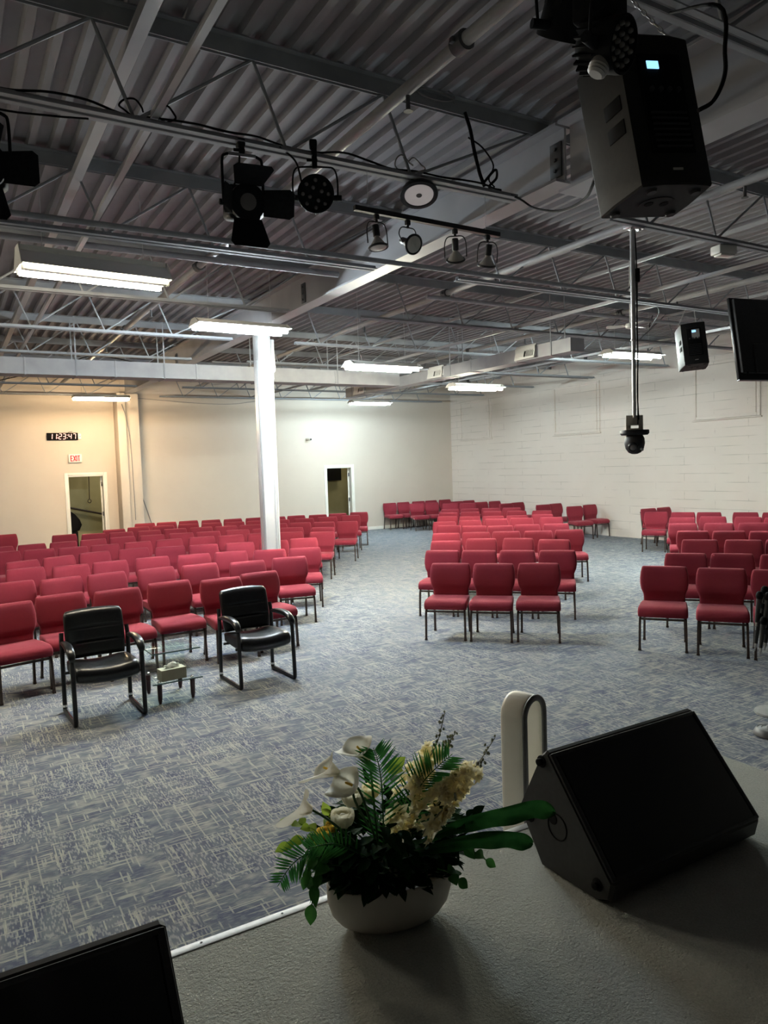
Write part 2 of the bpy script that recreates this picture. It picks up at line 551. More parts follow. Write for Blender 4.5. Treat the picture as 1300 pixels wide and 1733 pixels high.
for x0, x1 in ((-7.1, D1[0]-0.08), (D1[1]+0.08, 3.86), (4.45, D2[0]-0.08), (D2[1]+0.08, WX)):
    box(b, ((x0+x1)/2, WY-0.006, 0.05), (x1-x0, 0.012, 0.1), bev=0.003)
struct('baseboard_back', b, MT['trimw'], 'white baseboard along the back wall', 'baseboard')
# boxed pilaster carrying the beam end
b = BM()
box(b, (4.26, WY-0.20, 2.05), (0.34, 0.40, 4.1), bev=0.006)
box(b, (3.97, WY-0.27, 2.05), (0.20, 0.54, 4.1), bev=0.004)
struct('wall_pilaster', b, MT['drywall'], 'cream boxed pilaster under the end of the grey beam on the back wall', 'pilaster')

# rooms behind the doorways
for k, (x0, x1) in enumerate(((1.7, 5.2), (8.6, 12.6))):
    b = BM()
    y0, y1, h = WY+0.14, WY+2.3, 2.7
    box(b, ((x0+x1)/2, y1+0.05, h/2), (x1-x0, 0.1, h))
    box(b, (x0-0.05, (y0+y1)/2, h/2), (0.1, y1-y0, h))
    box(b, (x1+0.05, (y0+y1)/2, h/2), (0.1, y1-y0, h))
    box(b, ((x0+x1)/2, (y0+y1)/2, h+0.05), (x1-x0+0.2, y1-y0, 0.1))
    struct('wall_back_room', b, MT['olive'], ('olive walls of the room seen through the doorway under the EXIT sign', 'olive walls of the room seen through the doorway by the small camera')[k], 'wall')

for nm, x, e in (('room_fill', 3.9, 5.0), ('room_fill', 11.6, 2.2)):  # unseen fill lights, added to brighten the dim rooms behind the doorways
    ld = bpy.data.lights.new(nm, 'AREA')
    ld.shape = 'RECTANGLE'; ld.size = 0.6; ld.size_y = 0.3
    ld.energy = e*ROOMK; ld.color = (1.0, 0.9, 0.68)
    lo_ = bpy.data.objects.new(nm, ld); COL.objects.link(lo_)
    lo_.location = (x, WY+1.2, 2.66)

def doorway(name, X, label, swing):
    x0, x1 = X
    b = BM()
    w, d = 0.075, 0.02
    for (cx, cz, sx, sz) in ((x0-w/2, (DH+w)/2, w, DH+w), (x1+w/2, (DH+w)/2, w, DH+w), ((x0+x1)/2, DH+w/2, x1-x0, w)):
        box(b, (cx, WY-d/2, cz), (sx, d, sz), bev=0.004)
    for cx in (x0+0.012, x1-0.012):
        box(b, (cx, WY+0.07, DH/2), (0.024, 0.15, DH))
    box(b, ((x0+x1)/2, WY+0.07, DH-0.012), (x1-x0-0.05, 0.15, 0.024))
    fr = struct(name, b, MT['trimw'], label, 'door frame')
    sw = R(swing)
    hx, hy = x1-0.03, WY+0.150
    b = BM(); box(b, (hx+0.42*math.sin(sw)-0.02*math.cos(sw), hy+0.42*math.cos(sw)+0.02*math.sin(sw), DH/2-0.01), (0.04, 0.82, DH-0.04), Euler((0, 0, -sw)).to_matrix(), bev=0.003)
    lf = struct('door_leaf', b, MT['trimw'], parent=fr)
    for z in (0.25, 1.0, 1.78):
        b = BM(); box(b, (x1-0.040, WY+0.13, z), (0.03, 0.03, 0.11), bev=0.003)
        struct('hinge', b, MT['plate'], parent=fr)
doorway('door_1', D1, 'white framed open doorway under the EXIT sign', 11)
doorway('door_2', D2, 'white framed open doorway below the small wall camera', 31)

# things inside those rooms
p0, p1 = ony(116, 859, WY+2.2), ony(178, 870.5, WY+2.2)
b = BM(); tube(b, [p0 - (p1-p0)*0.6, p1 + (p1-p0)*0.3], 0.028, 10)
for q in (p0, p1):
    cyl(b, q, q+Vector((0, 0.11, -0.05)), 0.012, 6)
tag(obj('handrail', b, MT['handrail']), 'dark sloping handrail on the olive wall inside the EXIT doorway', 'handrail')
c0, c1 = ony(149, 790, WY+2.1), ony(151.5, 845, WY+2.1)
c0.z = 2.68
b = BM(); tube(b, [c0, c0*0.5+c1*0.5+Vector((0.01, 0, 0)), c1], 0.012, 6)
cord = obj('pull_rope', b, MT['handrail'])
tag(cord, 'dark rope ending in a ring inside the EXIT doorway', 'rope')
b = BM()
tube(b, [c1 + Vector((0.045*math.cos(a), 0, -0.05+0.05*math.sin(a))) for a in [i*PI/7 for i in range(14)]], 0.010, 6, closed=True)
obj('ring', b, MT['handrail'], cord)
q = ony(122, 880, WY+1.6)
b = BM()
rings = []
for z, w, d, ox in ((0.75, 0.02, 0.03, 0.0), (0.80, 0.20, 0.10, 0.0), (0.95, 0.25, 0.12, 0.02), (1.10, 0.22, 0.11, 0.0), (1.25, 0.14, 0.09, -0.03), (1.33, 0.07, 0.06, -0.06), (1.36, 0.02, 0.02, -0.06)):
    rings.append([(q.x-0.02+ox+x, q.y+y, z-0.30) for x, y in superring(w, d, 14, 2.6)])
loft(b, rings)
box(b, (q.x-0.02, q.y, 0.24), (0.30, 0.16, 0.48), bev=0.02)
tag(obj('storage_bag', b, MT['void']), 'black bundle standing inside the EXIT doorway', 'bag')
tl, br_ = ony(545, 786, WY+2.0), ony(580, 822, WY+2.0)
tv = thing('wall_television', 'black television high on the wall inside the doorway by the small camera', 'television', ((tl.x+br_.x)/2-0.15, WY+2.15, 1.9))
b = BM(); box(b, (0, -0.10, 0), (1.0, 0.06, 0.66), bev=0.008); obj('screen', b, MT['screen'], tv)
b = BM(); box(b, (0, 0.06, 0), (0.3, 0.26, 0.3), bev=0.01); obj('bracket', b, MT['blackmetal'], tv)

# blocked-up windows on the block wall
for n, (y0, y1, z0, z1) in enumerate(((18.18, 19.81, 2.77, 4.03), (13.74, 15.44, 2.715, 4.04), (9.32, 10.93, 2.81, 4.07))):
    b = BM()
    box(b, (WX-0.012, (y0+y1)/2, (z0+z1)/2), (0.03, y1-y0-0.20, z1-z0-0.14), bev=0.004)
    w = 0.07
    for (cy, cz, sy, sz) in ((y0+w/2, (z0+z1)/2, w, z1-z0), (y1-w/2, (z0+z1)/2, w, z1-z0), ((y0+y1)/2, z1-w/2, y1-y0-2*w-0.01, w), ((y0+y1)/2, z0+w/2, y1-y0-2*w-0.01, w)):
        box(b, (WX-0.016, cy, cz), (0.04, sy, sz), bev=0.005)
    box(b, (WX-0.02, (y0+y1)/2, z0-0.02), (0.05, y1-y0+0.06, 0.03), bev=0.005)
    struct('window_%d' % (n+1), b, MT['block'], ('filled-in window of the block wall nearest the room corner', 'filled-in window in the middle of the block wall', 'filled-in window of the block wall behind the hanging television')[n], 'window')

# ------------------------------------------------------------------ roof deck
b = BM()
pitch, land, web, hgt = 0.165, 0.050, 0.014, 0.050
prof = []
x = -7.2
while x < WX+0.1:
    prof += [(x, DECK), (x+land, DECK), (x+land+web, DECK+hgt), (x+pitch-web, DECK+hgt)]
    x += pitch
ya, yb = -4.0, WY+0.2
lo = [(b.verts.new((px, ya, pz)), b.verts.new((px, yb, pz))) for px, pz in prof]
hi = [(b.verts.new((px, ya, pz+0.012)), b.verts.new((px, yb, pz+0.012))) for px, pz in prof]
for i in range(len(lo)-1):
    b.faces.new((lo[i][0], lo[i+1][0], lo[i+1][1], lo[i][1]))
    b.faces.new((hi[i][0], hi[i][1], hi[i+1][1], hi[i+1][0]))
box(b, (3.8, 8.2, DECK+0.15), (22.4, 25.2, 0.14))
struct('ceiling', b, MT['deck'], 'grey corrugated steel roof deck', 'ceiling', ang=20)

# main beam: two I-sections along the hall
def ibeam(b, x, y0, y1, z0, z1, fw, tw=0.02, tf=0.022):
    L, cy = y1-y0, (y0+y1)/2
    box(b, (x, cy, z0+tf/2), (fw, L, tf))
    box(b, (x, cy, z1-tf/2), (fw, L, tf))
    box(b, (x, cy, (z0+z1)/2), (tw, L, z1-z0-2*tf))
GX = 4.20
b = BM(); ibeam(b, GX, 4.22, WY-0.02, 4.11, 4.54, 0.20)
g = struct('ceiling_beam', b, MT['beam'], 'grey steel beam running the length of the hall over the white column', 'beam', ang=20)
b = BM()
for y in (4.30, 8.97, 15.2):
    box(b, (GX-0.02, y, 4.30), (0.016, 0.12, 0.26), bev=0.004)
    for dz in (-0.08, 0, 0.08):
        cyl(b, (GX-0.025, y, 4.30+dz), (GX-0.045, y, 4.30+dz), 0.014, 8)
struct('bolted_plate', b, MT['plate'], parent=g)
b = BM(); ibeam(b, GX+0.03, -4.0, 4.19, 4.01, 4.54, 0.27)
struct('ceiling_beam', b, MT['beam'], 'deeper grey steel beam over the stage side of the hall', 'beam', ang=20)

# open-web roof joists
ORD = {2.30: 'first', 4.48: 'second', 6.68: 'third', 8.90: 'fourth', 11.10: 'fifth', 13.30: 'sixth', 15.50: 'seventh', 17.70: 'eighth', 19.90: 'ninth'}
def chord(b, x0, x1, y, z0, z1, leg):
    L, cx = x1-x0, (x0+x1)/2
    up = leg > 0
    for s in (-1, 1):
        box(b, (cx, y+s*0.018, (z0+z1)/2), (L, 0.007, z1-z0))
        box(b, (cx, y+s*(0.018+abs(leg)/2), (z1-0.004) if up else (z0+0.004)), (L, abs(leg), 0.008))
def joist(y, bay):
    xs, xe, cs, ce = ((-7.2, GX+0.06, -6.9, 3.93), (GX+0.12, WX-0.02, 4.98, 14.08))[bay]
    b = BM(); chord(b, xs, xe, y, 4.548, 4.655, 0.045)
    j = struct('roof_joist', b, MT['steel'], '%s open-web roof joist from the stage, %s' % (ORD[y], ('on the open side of the grey beam', 'between the grey beam and the block wall')[bay]), 'joist', ang=20)
    b = BM(); chord(b, cs, ce, y, 4.02, 4.062, -0.042)
    struct('bottom_chord', b, MT['steel'], parent=j, ang=20)
    b = BM()
    off = (round(y*10) % 3)*0.17
    x = cs + 0.25 + off if bay else -6.7+off
    if abs(y-4.48) < 0.1 and bay == 0:
        x = 0.85-0.95*8
    pts = []
    while x < ce-0.3:
        pts.append((x, 4.56)); pts.append((x+0.21, 4.04))
        x += 0.95
    for i in range(len(pts)-1):
        a, c = pts[i], pts[i+1]
        if max(a[0], c[0]) < ce-0.02:
            cyl(b, (a[0], y, a[1]), (c[0], y, c[1]), 0.0115, 6)
    a = pts[-1] if pts[-1][0] < ce-0.02 else pts[-2]
    if bay == 0:
        cyl(b, (min(a[0], ce-0.05), y, a[1]), (xe-0.12, y, 4.58), 0.0115, 6)
    struct('web_bars', b, MT['steel'], parent=j)
for y in ORD:
    for bay in (0, 1):
        joist(y, bay)

# bridging, pipes and conduits under the deck
def rod(name, pts, r, m, label, cat, n=10, sq=False):
    b = BM(); tube(b, pts, r, 4 if sq else n, sq=sq)
    o = obj(name, b, m)
    o['kind'] = 'structure'
    return tag(o, label, cat)
rod('bridging_angle', [(1.17, -3.9, 4.085), (1.17, WY, 4.085)], 0.020, MT['beam'], 'grey bridging bar over the bottom chords, crossing the joists above the black chairs', 'bridging', sq=True)
rod('cable_tray', [(1.08, -3.9, 4.49), (1.08, WY, 4.49)], 0.038, MT['beam'], 'wider grey tray close under the deck above the black chairs', 'tray', sq=True)
rod('bridging_angle', [(-2.4, -3.9, 4.085), (-2.4, WY, 4.085)], 0.020, MT['beam'], 'grey bridging bar far out on the open side of the hall', 'bridging', sq=True)
rod('bridging_angle', [(7.75, -3.9, 4.085), (7.75, WY, 4.085)], 0.020, MT['beam'], 'grey bridging bar above the end of the air duct', 'bridging', sq=True)
rod('bridging_angle', [(11.2, -3.9, 4.085), (11.2, WY, 4.085)], 0.020, MT['beam'], 'grey bridging bar nearest the block wall', 'bridging', sq=True)
rod('bridging_angle', [(7.75, -3.9, 4.50), (7.75, WY, 4.50)], 0.018, MT['beam'], 'upper grey bridging bar above the end of the air duct', 'bridging', sq=True)
rod('bridging_angle', [(11.2, -3.9, 4.50), (11.2, WY, 4.50)], 0.018, MT['beam'], 'upper grey bridging bar nearest the block wall', 'bridging', sq=True)
def sprinkler(x, label):
    o = rod('sprinkler_pipe', [(x, -3.9, 4.30), (x, WY-0.5, 4.30)], 0.038, MT['pipe'], label, 'pipe', 14)
    b = BM()
    for y in (3.35, 8.25, 12.2, 16.6):
        lathe(b, [(0.040, -0.05), (0.056, -0.045), (0.056, 0.045), (0.040, 0.05)], axis_m((x, y, 4.30), (0, 1, 0)), 16)
        box(b, (x, y, 4.30), (0.15, 0.035, 0.03), bev=0.006)
    p = obj('pipe_coupling', b, MT['plate'], o)
    b = BM()
    for y in (3.9, 7.2, 10.5, 13.8, 17.1):
        cyl(b, (x, y, 4.26), (x, y, 4.17), 0.014, 8)
        lathe(b, [(0.03, 0), (0.03, 0.004)], Matrix.Translation((x, y, 4.165)), 12)
    obj('sprinkler_head', b, MT['plate'], o)
sprinkler(2.57, 'grey sprinkler pipe with couplings beside the grey beam')
sprinkler(5.95, 'grey sprinkler pipe passing over the camera pole')
sprinkler(9.35, 'grey sprinkler pipe above the short end of the air duct')
sprinkler(12.7, 'grey sprinkler pipe nearest the block wall')
rod('conduit', [(-7.1, 6.25, 3.985), (7.6, 6.25, 3.985)], 0.024, MT['steel'], 'long grey conduit crossing below the beam behind the track lights', 'conduit')
y78 = onz(300, 433, 4.22).y
rod('conduit', [(-7.1, y78, 4.22), (4.02, y78, 4.22)], 0.032, MT['duct'], 'light grey plastic conduit above the nearer ceiling lights', 'conduit')
rod('conduit', [(5.6, 8.2, 4.22), (14.6, 8.2, 4.22)], 0.03, MT['duct'], 'light grey plastic conduit behind the camera pole', 'conduit')
rod('conduit', [(4.5, 13.9, 4.1), (14.5, 13.9, 4.1)], 0.014, MT['greycable'], 'thin conduit behind the air duct', 'conduit')

# ------------------------------------------------------------------ white column with its drain pipe
CX, CY = 4.31, 10.85
b = BM()
box(b, (CX, CY, 2.05), (0.19, 0.19, 4.10), bev=0.004)
for s in (-1, 1):
    box(b, (CX+s*0.09, CY, 2.05), (0.02, 0.22, 4.10), bev=0.003)
col_ = struct('wall_column', b, MT['column'], 'white painted steel column standing among the red chairs', 'column')
b = BM(); box(b, (CX, CY, 4.105), (0.26, 0.30, 0.02)); struct('cap_plate', b, MT['beam'], parent=col_)
b = BM()
px = CX+0.165
tube(b, smooth_pts([(px, CY+0.02, 4.02), (px, CY+0.02, 3.80), (px+0.005, CY, 3.60), (px-0.02, CY-0.03, 3.50), (px-0.03, CY-0.05, 3.40)], 5), [0.05]*8+[0.045]*6+[0.03]*7, 12)
tube(b, [(px-0.03, CY-0.05, 3.42), (px-0.03, CY-0.05, 0.0)], 0.022, 10)
struct('drain_pipe', b, MT['column'], parent=col_)
b = BM()
tube(b, smooth_pts([(CX-0.105, CY-0.03, 3.7), (CX-0.108, CY-0.05, 2.9), (CX-0.105, CY-0.06, 2.0), (CX-0.108, CY-0.05, 1.1), (CX-0.105, CY-0.06, 0.4)], 6), 0.004, 5)
struct('wire', b, MT['greycable'], parent=col_)

# ------------------------------------------------------------------ air duct
du = thing('air_duct', 'long grey rectangular air duct with a branch, hung below the roof joists', 'duct', (0, 0, 0))
DY0, DZ0, DZ1 = 12.75, 3.615, 3.87
b = BM(); box(b, (0.4, DY0+0.2, (DZ0+DZ1)/2), (15.2, 0.40, DZ1-DZ0)); obj('main_run', b, MT['duct'], du)
b = BM()
rings = []
for y in (8.0, 15.1):
    w = 0.28
    rings.append([(8.0, y, 3.60), (8.0+w, y, 3.60), (8.0+w, y, 3.80), (8.0, y, 3.80)])
loft(b, rings)
obj('branch', b, MT['duct'], du)
b = BM()
for x in [-5.6+1.35*k for k in range(10)]:
    box(b, (x, DY0+0.2, (DZ0+DZ1)/2), (0.03, 0.416, DZ1-DZ0+0.016), bev=0.003)
for y in (9.2, 10.4, 11.6, 14.2):
    box(b, (8.14, y, 3.70), (0.296, 0.03, 0.216), bev=0.003)
obj('seam', b, MT['duct'], du)
for (y, z) in ((11.45, 3.72), (8.95, 3.72), (14.4, 3.72)):
    Rm = Euler((0, R(14), 0)).to_matrix()
    b = BM()
    for (dy, dz, sy, sz) in ((0, 0.095, 0.46, 0.035), (0, -0.095, 0.46, 0.035), (0.2125, 0, 0.035, 0.19), (-0.2125, 0, 0.035, 0.19)):
        box(b, Vector((7.97, y, z)) + Rm @ Vector((0, dy, dz)), (0.022, sy, sz), Rm, bev=0.003)
    box(b, Vector((7.985, y, z)), (0.05, 0.46, 0.15))
    v = obj('vent', b, MT['ventw'], du)
    b = BM(); box(b, Vector((7.962, y, z)), (0.012, 0.39, 0.15), Rm); obj('dark_opening', b, MT['void'], v)
    b = BM()
    for k in range(8):
        box(b, Vector((7.955, y, z)) + Rm @ Vector((0, -0.19+0.022*k, 0)), (0.012, 0.008, 0.15), Rm)
    box(b, Vector((7.955, y, z)) + Rm @ Vector((0, 0.10, 0)), (0.010, 0.18, 0.15), Rm)
    obj('louvre', b, MT['ventw'], v)
for x in (0.6, 1.9, 3.3, 5.0, 6.6):
    b = BM()
    o_, i_, zb, zt = 0.408, -0.004, DZ0-0.006, 4.55
    pts2 = [(i_-0.006, zt), (i_-0.006, zb-0.006), (o_+0.006, zb-0.006), (o_+0.006, zt), (o_, zt), (o_, zb), (i_, zb), (i_, zt)]
    prism(b, pts2, Matrix(((0, 0, 1, x-0.015), (1, 0, 0, DY0), (0, 1, 0, 0), (0, 0, 0, 1))), 0.02)
    obj('hanger_strap', b, MT['steel'], du)
for y in (8.4, 11.0, 14.8):
    b = BM()
    pts2 = [(-0.010, 4.66), (-0.010, 3.588), (0.290, 3.588), (0.290, 4.66), (0.284, 4.66), (0.284, 3.594), (-0.004, 3.594), (-0.004, 4.66)]
    prism(b, pts2, Matrix(((1, 0, 0, 8.0), (0, 0, -1, y+0.015), (0, 1, 0, 0), (0, 0, 0, 1))), 0.02)
    obj('hanger_strap', b, MT['steel'], du)

# church chair spots: x, y of the seat centre and heading in degrees, row by row
CH = {
'L1': [(0.47,7.55,12.66),(0.94,7.79,6.56),(1.47,7.7,5.46),(2.03,7.86,2.55),(2.55,7.68,1.89),(3.07,7.84,4.65)],
'L2': [(0.59,9.14,4.2),(1.12,9.09,9.25),(1.64,9.13,11.23),(2.22,9.15,7.33),(2.74,9.11,1.32),(3.29,8.93,-5.2),(3.86,8.94,-11.88)],
'L3': [(0.85,10.45,7.98),(1.38,10.32,6.88),(1.89,10.38,6.32),(2.44,10.42,-0.89),(2.98,10.32,-7.21),(3.49,10.26,-13.91),(3.98,10.04,-21.09),(4.46,9.87,-24.1)],
'L4': [(0.94,11.43,20.56),(1.43,11.63,16.89),(1.94,11.85,9.36),(2.5,11.9,-0.42),(3.01,11.72,-5.95),(3.51,11.61,-8.7),(4.05,11.44,-13.34),(4.58,11.29,-15.64),(5.11,11.28,-16.9)],
'L5': [(0.73,13.15,-0.49),(1.24,13.09,-0.4),(1.76,13.0,2.27),(2.27,13.01,2.39),(2.82,13.04,2.04),(3.36,13.07,-1.01),(3.92,13.04,-7.05),(4.42,12.93,-10.25),(4.95,12.89,-17.0),(5.41,12.64,-28.72),(5.82,12.19,-36.26)],
'L6': [(0.76,14.14,12.08),(1.27,14.24,8.39),(1.78,14.23,5.79),(2.29,14.28,2.85),(2.81,14.35,-1.15),(3.33,14.27,-4.67),(3.86,14.22,-9.42),(4.36,14.13,-12.08),(4.9,14.01,-17.8),(5.39,13.86,-21.43),(5.85,13.61,-30.82),(6.29,13.12,-36.14)],
'L7': [(1.02,17.25,7.68),(2.01,16.03,1.87),(2.51,15.76,-4.33),(3.01,15.6,-6.42),(3.56,15.54,-6.83),(4.07,15.51,-12.21),(4.58,15.41,-18.3),(5.06,15.23,-20.43),(5.56,15.11,-22.63),(6.08,14.95,-28.32),(6.53,14.72,-32.26),(6.95,14.42,-36.62),(7.37,14.13,-37.29)],
'L8': [(3.07,16.57,-1.59),(3.6,16.79,-9.3),(4.11,16.72,-16.87),(4.66,16.72,-22.07),(5.12,16.51,-27.24),(5.61,16.34,-26.97),(6.09,16.16,-27.88),(6.6,16.02,-28.08),(7.18,15.91,-27.94),(7.79,15.87,-26.24),(8.41,15.84,-26.63)],
'L9': [(4.0,17.93,-9.88),(4.51,17.84,-5.42),(5.04,17.8,-3.96),(5.54,17.58,-3.1),(6.05,17.41,-0.64),(6.56,17.28,-3.62),(7.06,17.08,-4.67),(7.57,17.07,-10.33),(8.04,16.83,-16.11),(8.56,16.77,-20.77),(9.13,16.77,-31.88)],
'M1': [(4.94,6.96,-45.24),(5.29,6.58,-44.51),(5.68,6.24,-44.27)],
'M2': [(5.63,8.12,-46.77),(5.98,7.75,-46.76),(6.33,7.38,-46.74),(6.69,7.0,-46.74)],
'M3': [(6.41,9.09,-41.87),(6.98,8.95,-43.03),(7.37,8.58,-51.02),(7.59,8.04,-53.37)],
'M4': [(7.16,10.11,-37.21),(7.6,9.84,-36.71),(8.03,9.57,-37.55),(8.44,9.22,-36.8),(8.92,8.98,-36.6)],
'M5': [(8.12,11.43,-46.99),(8.36,10.93,-43.78),(8.7,10.54,-38.25),(9.18,10.33,-36.85),(9.63,10.04,-37.63)],
'M6': [(8.62,12.21,-36.07),(9.18,12.08,-36.78),(9.75,11.94,-37.45),(10.2,11.68,-41.95),(10.69,11.31,-41.2)],
'M7': [(9.52,13.44,-48.18),(9.79,12.95,-44.74),(10.18,12.59,-41.24),(10.63,12.29,-38.54),(11.14,12.04,-37.55)],
'M8': [(10.33,14.51,-44.3),(10.79,14.25,-45.86),(11.21,13.94,-49.36),(11.62,13.53,-50.95),(12.01,13.07,-51.06)],
'M9': [(11.13,15.52,-40.76),(11.57,15.25,-41.77),(11.97,14.92,-44.57),(12.37,14.54,-42.91)],
'M10': [(12.82,17.84,-39.24),(13.18,17.46,-38.36)],
'R1': [(6.43,5.15,-53.63),(6.71,4.66,-53.85),(6.98,4.22,-53.88)],
'R2': [(7.51,5.68,-50.15),(7.84,5.29,-51.63),(8.11,4.84,-53.62)],
'R3': [(8.89,6.5,-51.84),(9.24,6.07,-52.21),(9.59,5.69,-51.76)],
'R4': [(9.92,7.36,-47.31),(10.24,6.95,-47.3),(10.53,6.53,-48.07)],
'R5': [(10.95,8.33,-48.16),(11.33,7.9,-49.9),(11.7,7.49,-49.03)],
'R6': [(11.99,9.18,-56.26),(12.51,8.9,-61.03),(12.73,8.34,-66.98),(12.82,7.82,-69.62)],
'R7': [(12.98,10.6,-57.72),(13.17,10.06,-57.33),(13.43,9.62,-55.71),(13.77,9.03,-56.94),(14.01,8.55,-57.78)],
'B': [(12.12,19.95,-3),(12.67,19.97,2),(13.22,19.95,-4),(13.76,19.97,3),(14.29,19.95,0),(13.8,18.62,-4),(14.35,18.7,3),(13.93,17.55,-2),(14.45,17.52,4),(13.75,16.17,-3),(14.3,16.29,2),(13.84,14.76,-5),(14.4,14.83,4),(13.72,13.5,-9),(14.43,13.62,1),(13.93,11.34,-4),(14.46,11.32,2)],
'F': [(12.41,18.87,-12),(12.96,18.84,-9)],
}

# ================================================================== burgundy stacking chairs
def chair_meshes(root):
    b = BM()
    prof = [(0.20, 0.452), (0.02, 0.462), (-0.15, 0.458), (-0.205, 0.448), (-0.238, 0.42), (-0.246, 0.385), (-0.235, 0.352), (-0.20, 0.345), (0.0, 0.372), (0.19, 0.378), (0.212, 0.41)]
    cy = sum(p[0] for p in prof)/len(prof); cz = sum(p[1] for p in prof)/len(prof)
    rings = []
    for x, k in ((-0.248, 0.72), (-0.243, 0.90), (-0.228, 0.98), (-0.19, 1.0), (-0.1, 1.012), (0.1, 1.012), (0.19, 1.0), (0.228, 0.98), (0.243, 0.90), (0.248, 0.72)):
        rings.append([(x*(0.985-0.16*(p[0]+0.25)), cy+(p[0]-cy)*(0.5+0.5*k), cz+(p[1]-cz)*k) for p in prof])
    loft(b, rings)
    obj('seat', b, MT['red'], root, ang=60)
    b = BM()
    rings = []
    for z, w, y, t in ((0.392, 0.190, 0.188, 0.014), (0.40, 0.202, 0.188, 0.024), (0.47, 0.207, 0.193, 0.026), (0.525, 0.212, 0.197, 0.028), (0.548, 0.222, 0.196, 0.040), (0.585, 0.237, 0.200, 0.045), (0.64, 0.246, 0.206, 0.046), (0.70, 0.246, 0.214, 0.045), (0.755, 0.240, 0.223, 0.042), (0.795, 0.231, 0.231, 0.037), (0.813, 0.225, 0.236, 0.028), (0.822, 0.214, 0.239, 0.012)):
        ring = []
        for px, py in superring(w, t, 24, 3.6):
            ring.append((px, y+py + 0.018*(1-(px/0.25)**2)-0.008, z))
        rings.append(ring)
    loft(b, rings)
    obj('backrest', b, MT['red'], root, ang=60)
    for s in (-1, 1):
        b = BM()
        tube(b, smooth_pts([(s*0.226, -0.232, 0.0), (s*0.224, -0.222, 0.2), (s*0.221, -0.212, 0.325), (s*0.216, -0.175, 0.358)], 4), 0.0115, 4, sq=True)
        box(b, (s*0.226, -0.232, 0.012), (0.03, 0.03, 0.024), bev=0.004)
        obj('leg', b, MT['bronze'], root)
        b = BM()
        tube(b, [(s*0.210, 0.248, 0.0), (s*0.205, 0.222, 0.2), (s*0.202, 0.205, 0.37)], 0.0115, 4, sq=True)
        box(b, (s*0.210, 0.248, 0.012), (0.03, 0.03, 0.024), bev=0.004)
        obj('leg', b, MT['bronze'], root)
    b = BM()
    for s in (-1, 1):
        tube(b, [(s*0.216, -0.18, 0.352), (s*0.204, 0.21, 0.366)], 0.011, 4, sq=True)
    tube(b, [(-0.218, -0.205, 0.328), (0.218, -0.205, 0.328)], 0.010, 4, sq=True)
    tube(b, [(-0.204, 0.19, 0.355), (0.204, 0.19, 0.355)], 0.010, 4, sq=True)
    tube(b, [(-0.214, -0.05, 0.352), (0.214, -0.05, 0.352)], 0.010, 4, sq=True)
    obj('seat_frame', b, MT['bronze'], root)
    b = BM()
    tube(b, smooth_pts([(-0.202, 0.205, 0.36), (-0.200, 0.232, 0.50), (-0.192, 0.262, 0.70), (-0.17, 0.272, 0.755), (0.17, 0.272, 0.755), (0.192, 0.262, 0.70), (0.200, 0.232, 0.50), (0.202, 0.205, 0.36)], 3), 0.0105, 4, sq=True)
    obj('back_frame', b, MT['bronze'], root)
N_ = ['front', 'second', 'third', 'fourth', 'fifth', 'sixth', 'seventh', 'eighth', 'ninth', 'tenth']
O_ = ['first', 'second', 'third', 'fourth', 'fifth', 'sixth', 'seventh', 'eighth', 'ninth', 'tenth', 'eleventh', 'twelfth', 'thirteenth']
WALLTXT = ['burgundy chair against back wall, nearest the doorway by the small camera', 'burgundy chair against back wall, second from the doorway by the small camera',
 'burgundy chair against back wall, third from the doorway by the small camera', 'burgundy chair against back wall, fourth from the doorway, next to the corner chair',
 'burgundy chair against back wall, tucked into the corner by the block wall', 'inner chair of the burgundy pair in the second line from the room corner',
 'outer chair of the burgundy pair in the second line from the room corner', 'burgundy chair set singly along the block wall, third line from the corner',
 'burgundy chair set singly along the block wall, fourth line from the corner', 'inner burgundy chair by the block wall, fifth line from the corner',
 'burgundy chair touching the block wall, fifth line from the corner', 'inner burgundy chair of the last but one pair along the block wall',
 'burgundy chair touching the block wall, last but one pair from the corner', 'inner burgundy chair of the last pair before the gap along the block wall',
 'burgundy chair with its seat in full view at the gap along the block wall', 'inner chair of the burgundy pair on the block wall behind the television block',
 'outer chair of the burgundy pair on the block wall behind the television block']
GRP = {'L': 'burgundy chairs in the white-column block', 'M': 'burgundy chairs in the middle block', 'R': 'burgundy chairs in the television block', 'B': 'burgundy chairs along the walls', 'F': 'burgundy chairs along the walls'}
proto = None
for key, spots in CH.items():
    n = len(spots)
    for i, (x, y, h) in enumerate(spots):
        blk = key[0]
        if blk == 'L':
            lab = 'burgundy fabric chair, %s from the middle aisle in the %s row of the white-column block' % (O_[n-1-i], N_[int(key[1:])-1])
        elif blk == 'M':
            lab = 'burgundy fabric chair, %s from the column side in the %s row of the middle block' % (O_[i], N_[int(key[1:])-1])
        elif blk == 'R':
            lab = 'burgundy fabric chair, %s from the aisle in the %s row of the television block' % (O_[i], N_[int(key[1:])-1])
        elif blk == 'F':
            lab = 'burgundy chair standing in front of the back wall chairs, %s middle block' % ('further from the', 'nearer the')[i]
        else:
            lab = WALLTXT[i]
        if proto is None:
            proto = thing('stacking_chair', lab, 'chair', (x, y, 0), (0, 0, R(h)), GRP[blk])
            chair_meshes(proto)
        else:
            dup(proto, (x, y, 0), (0, 0, R(h)), lab, GRP[blk])

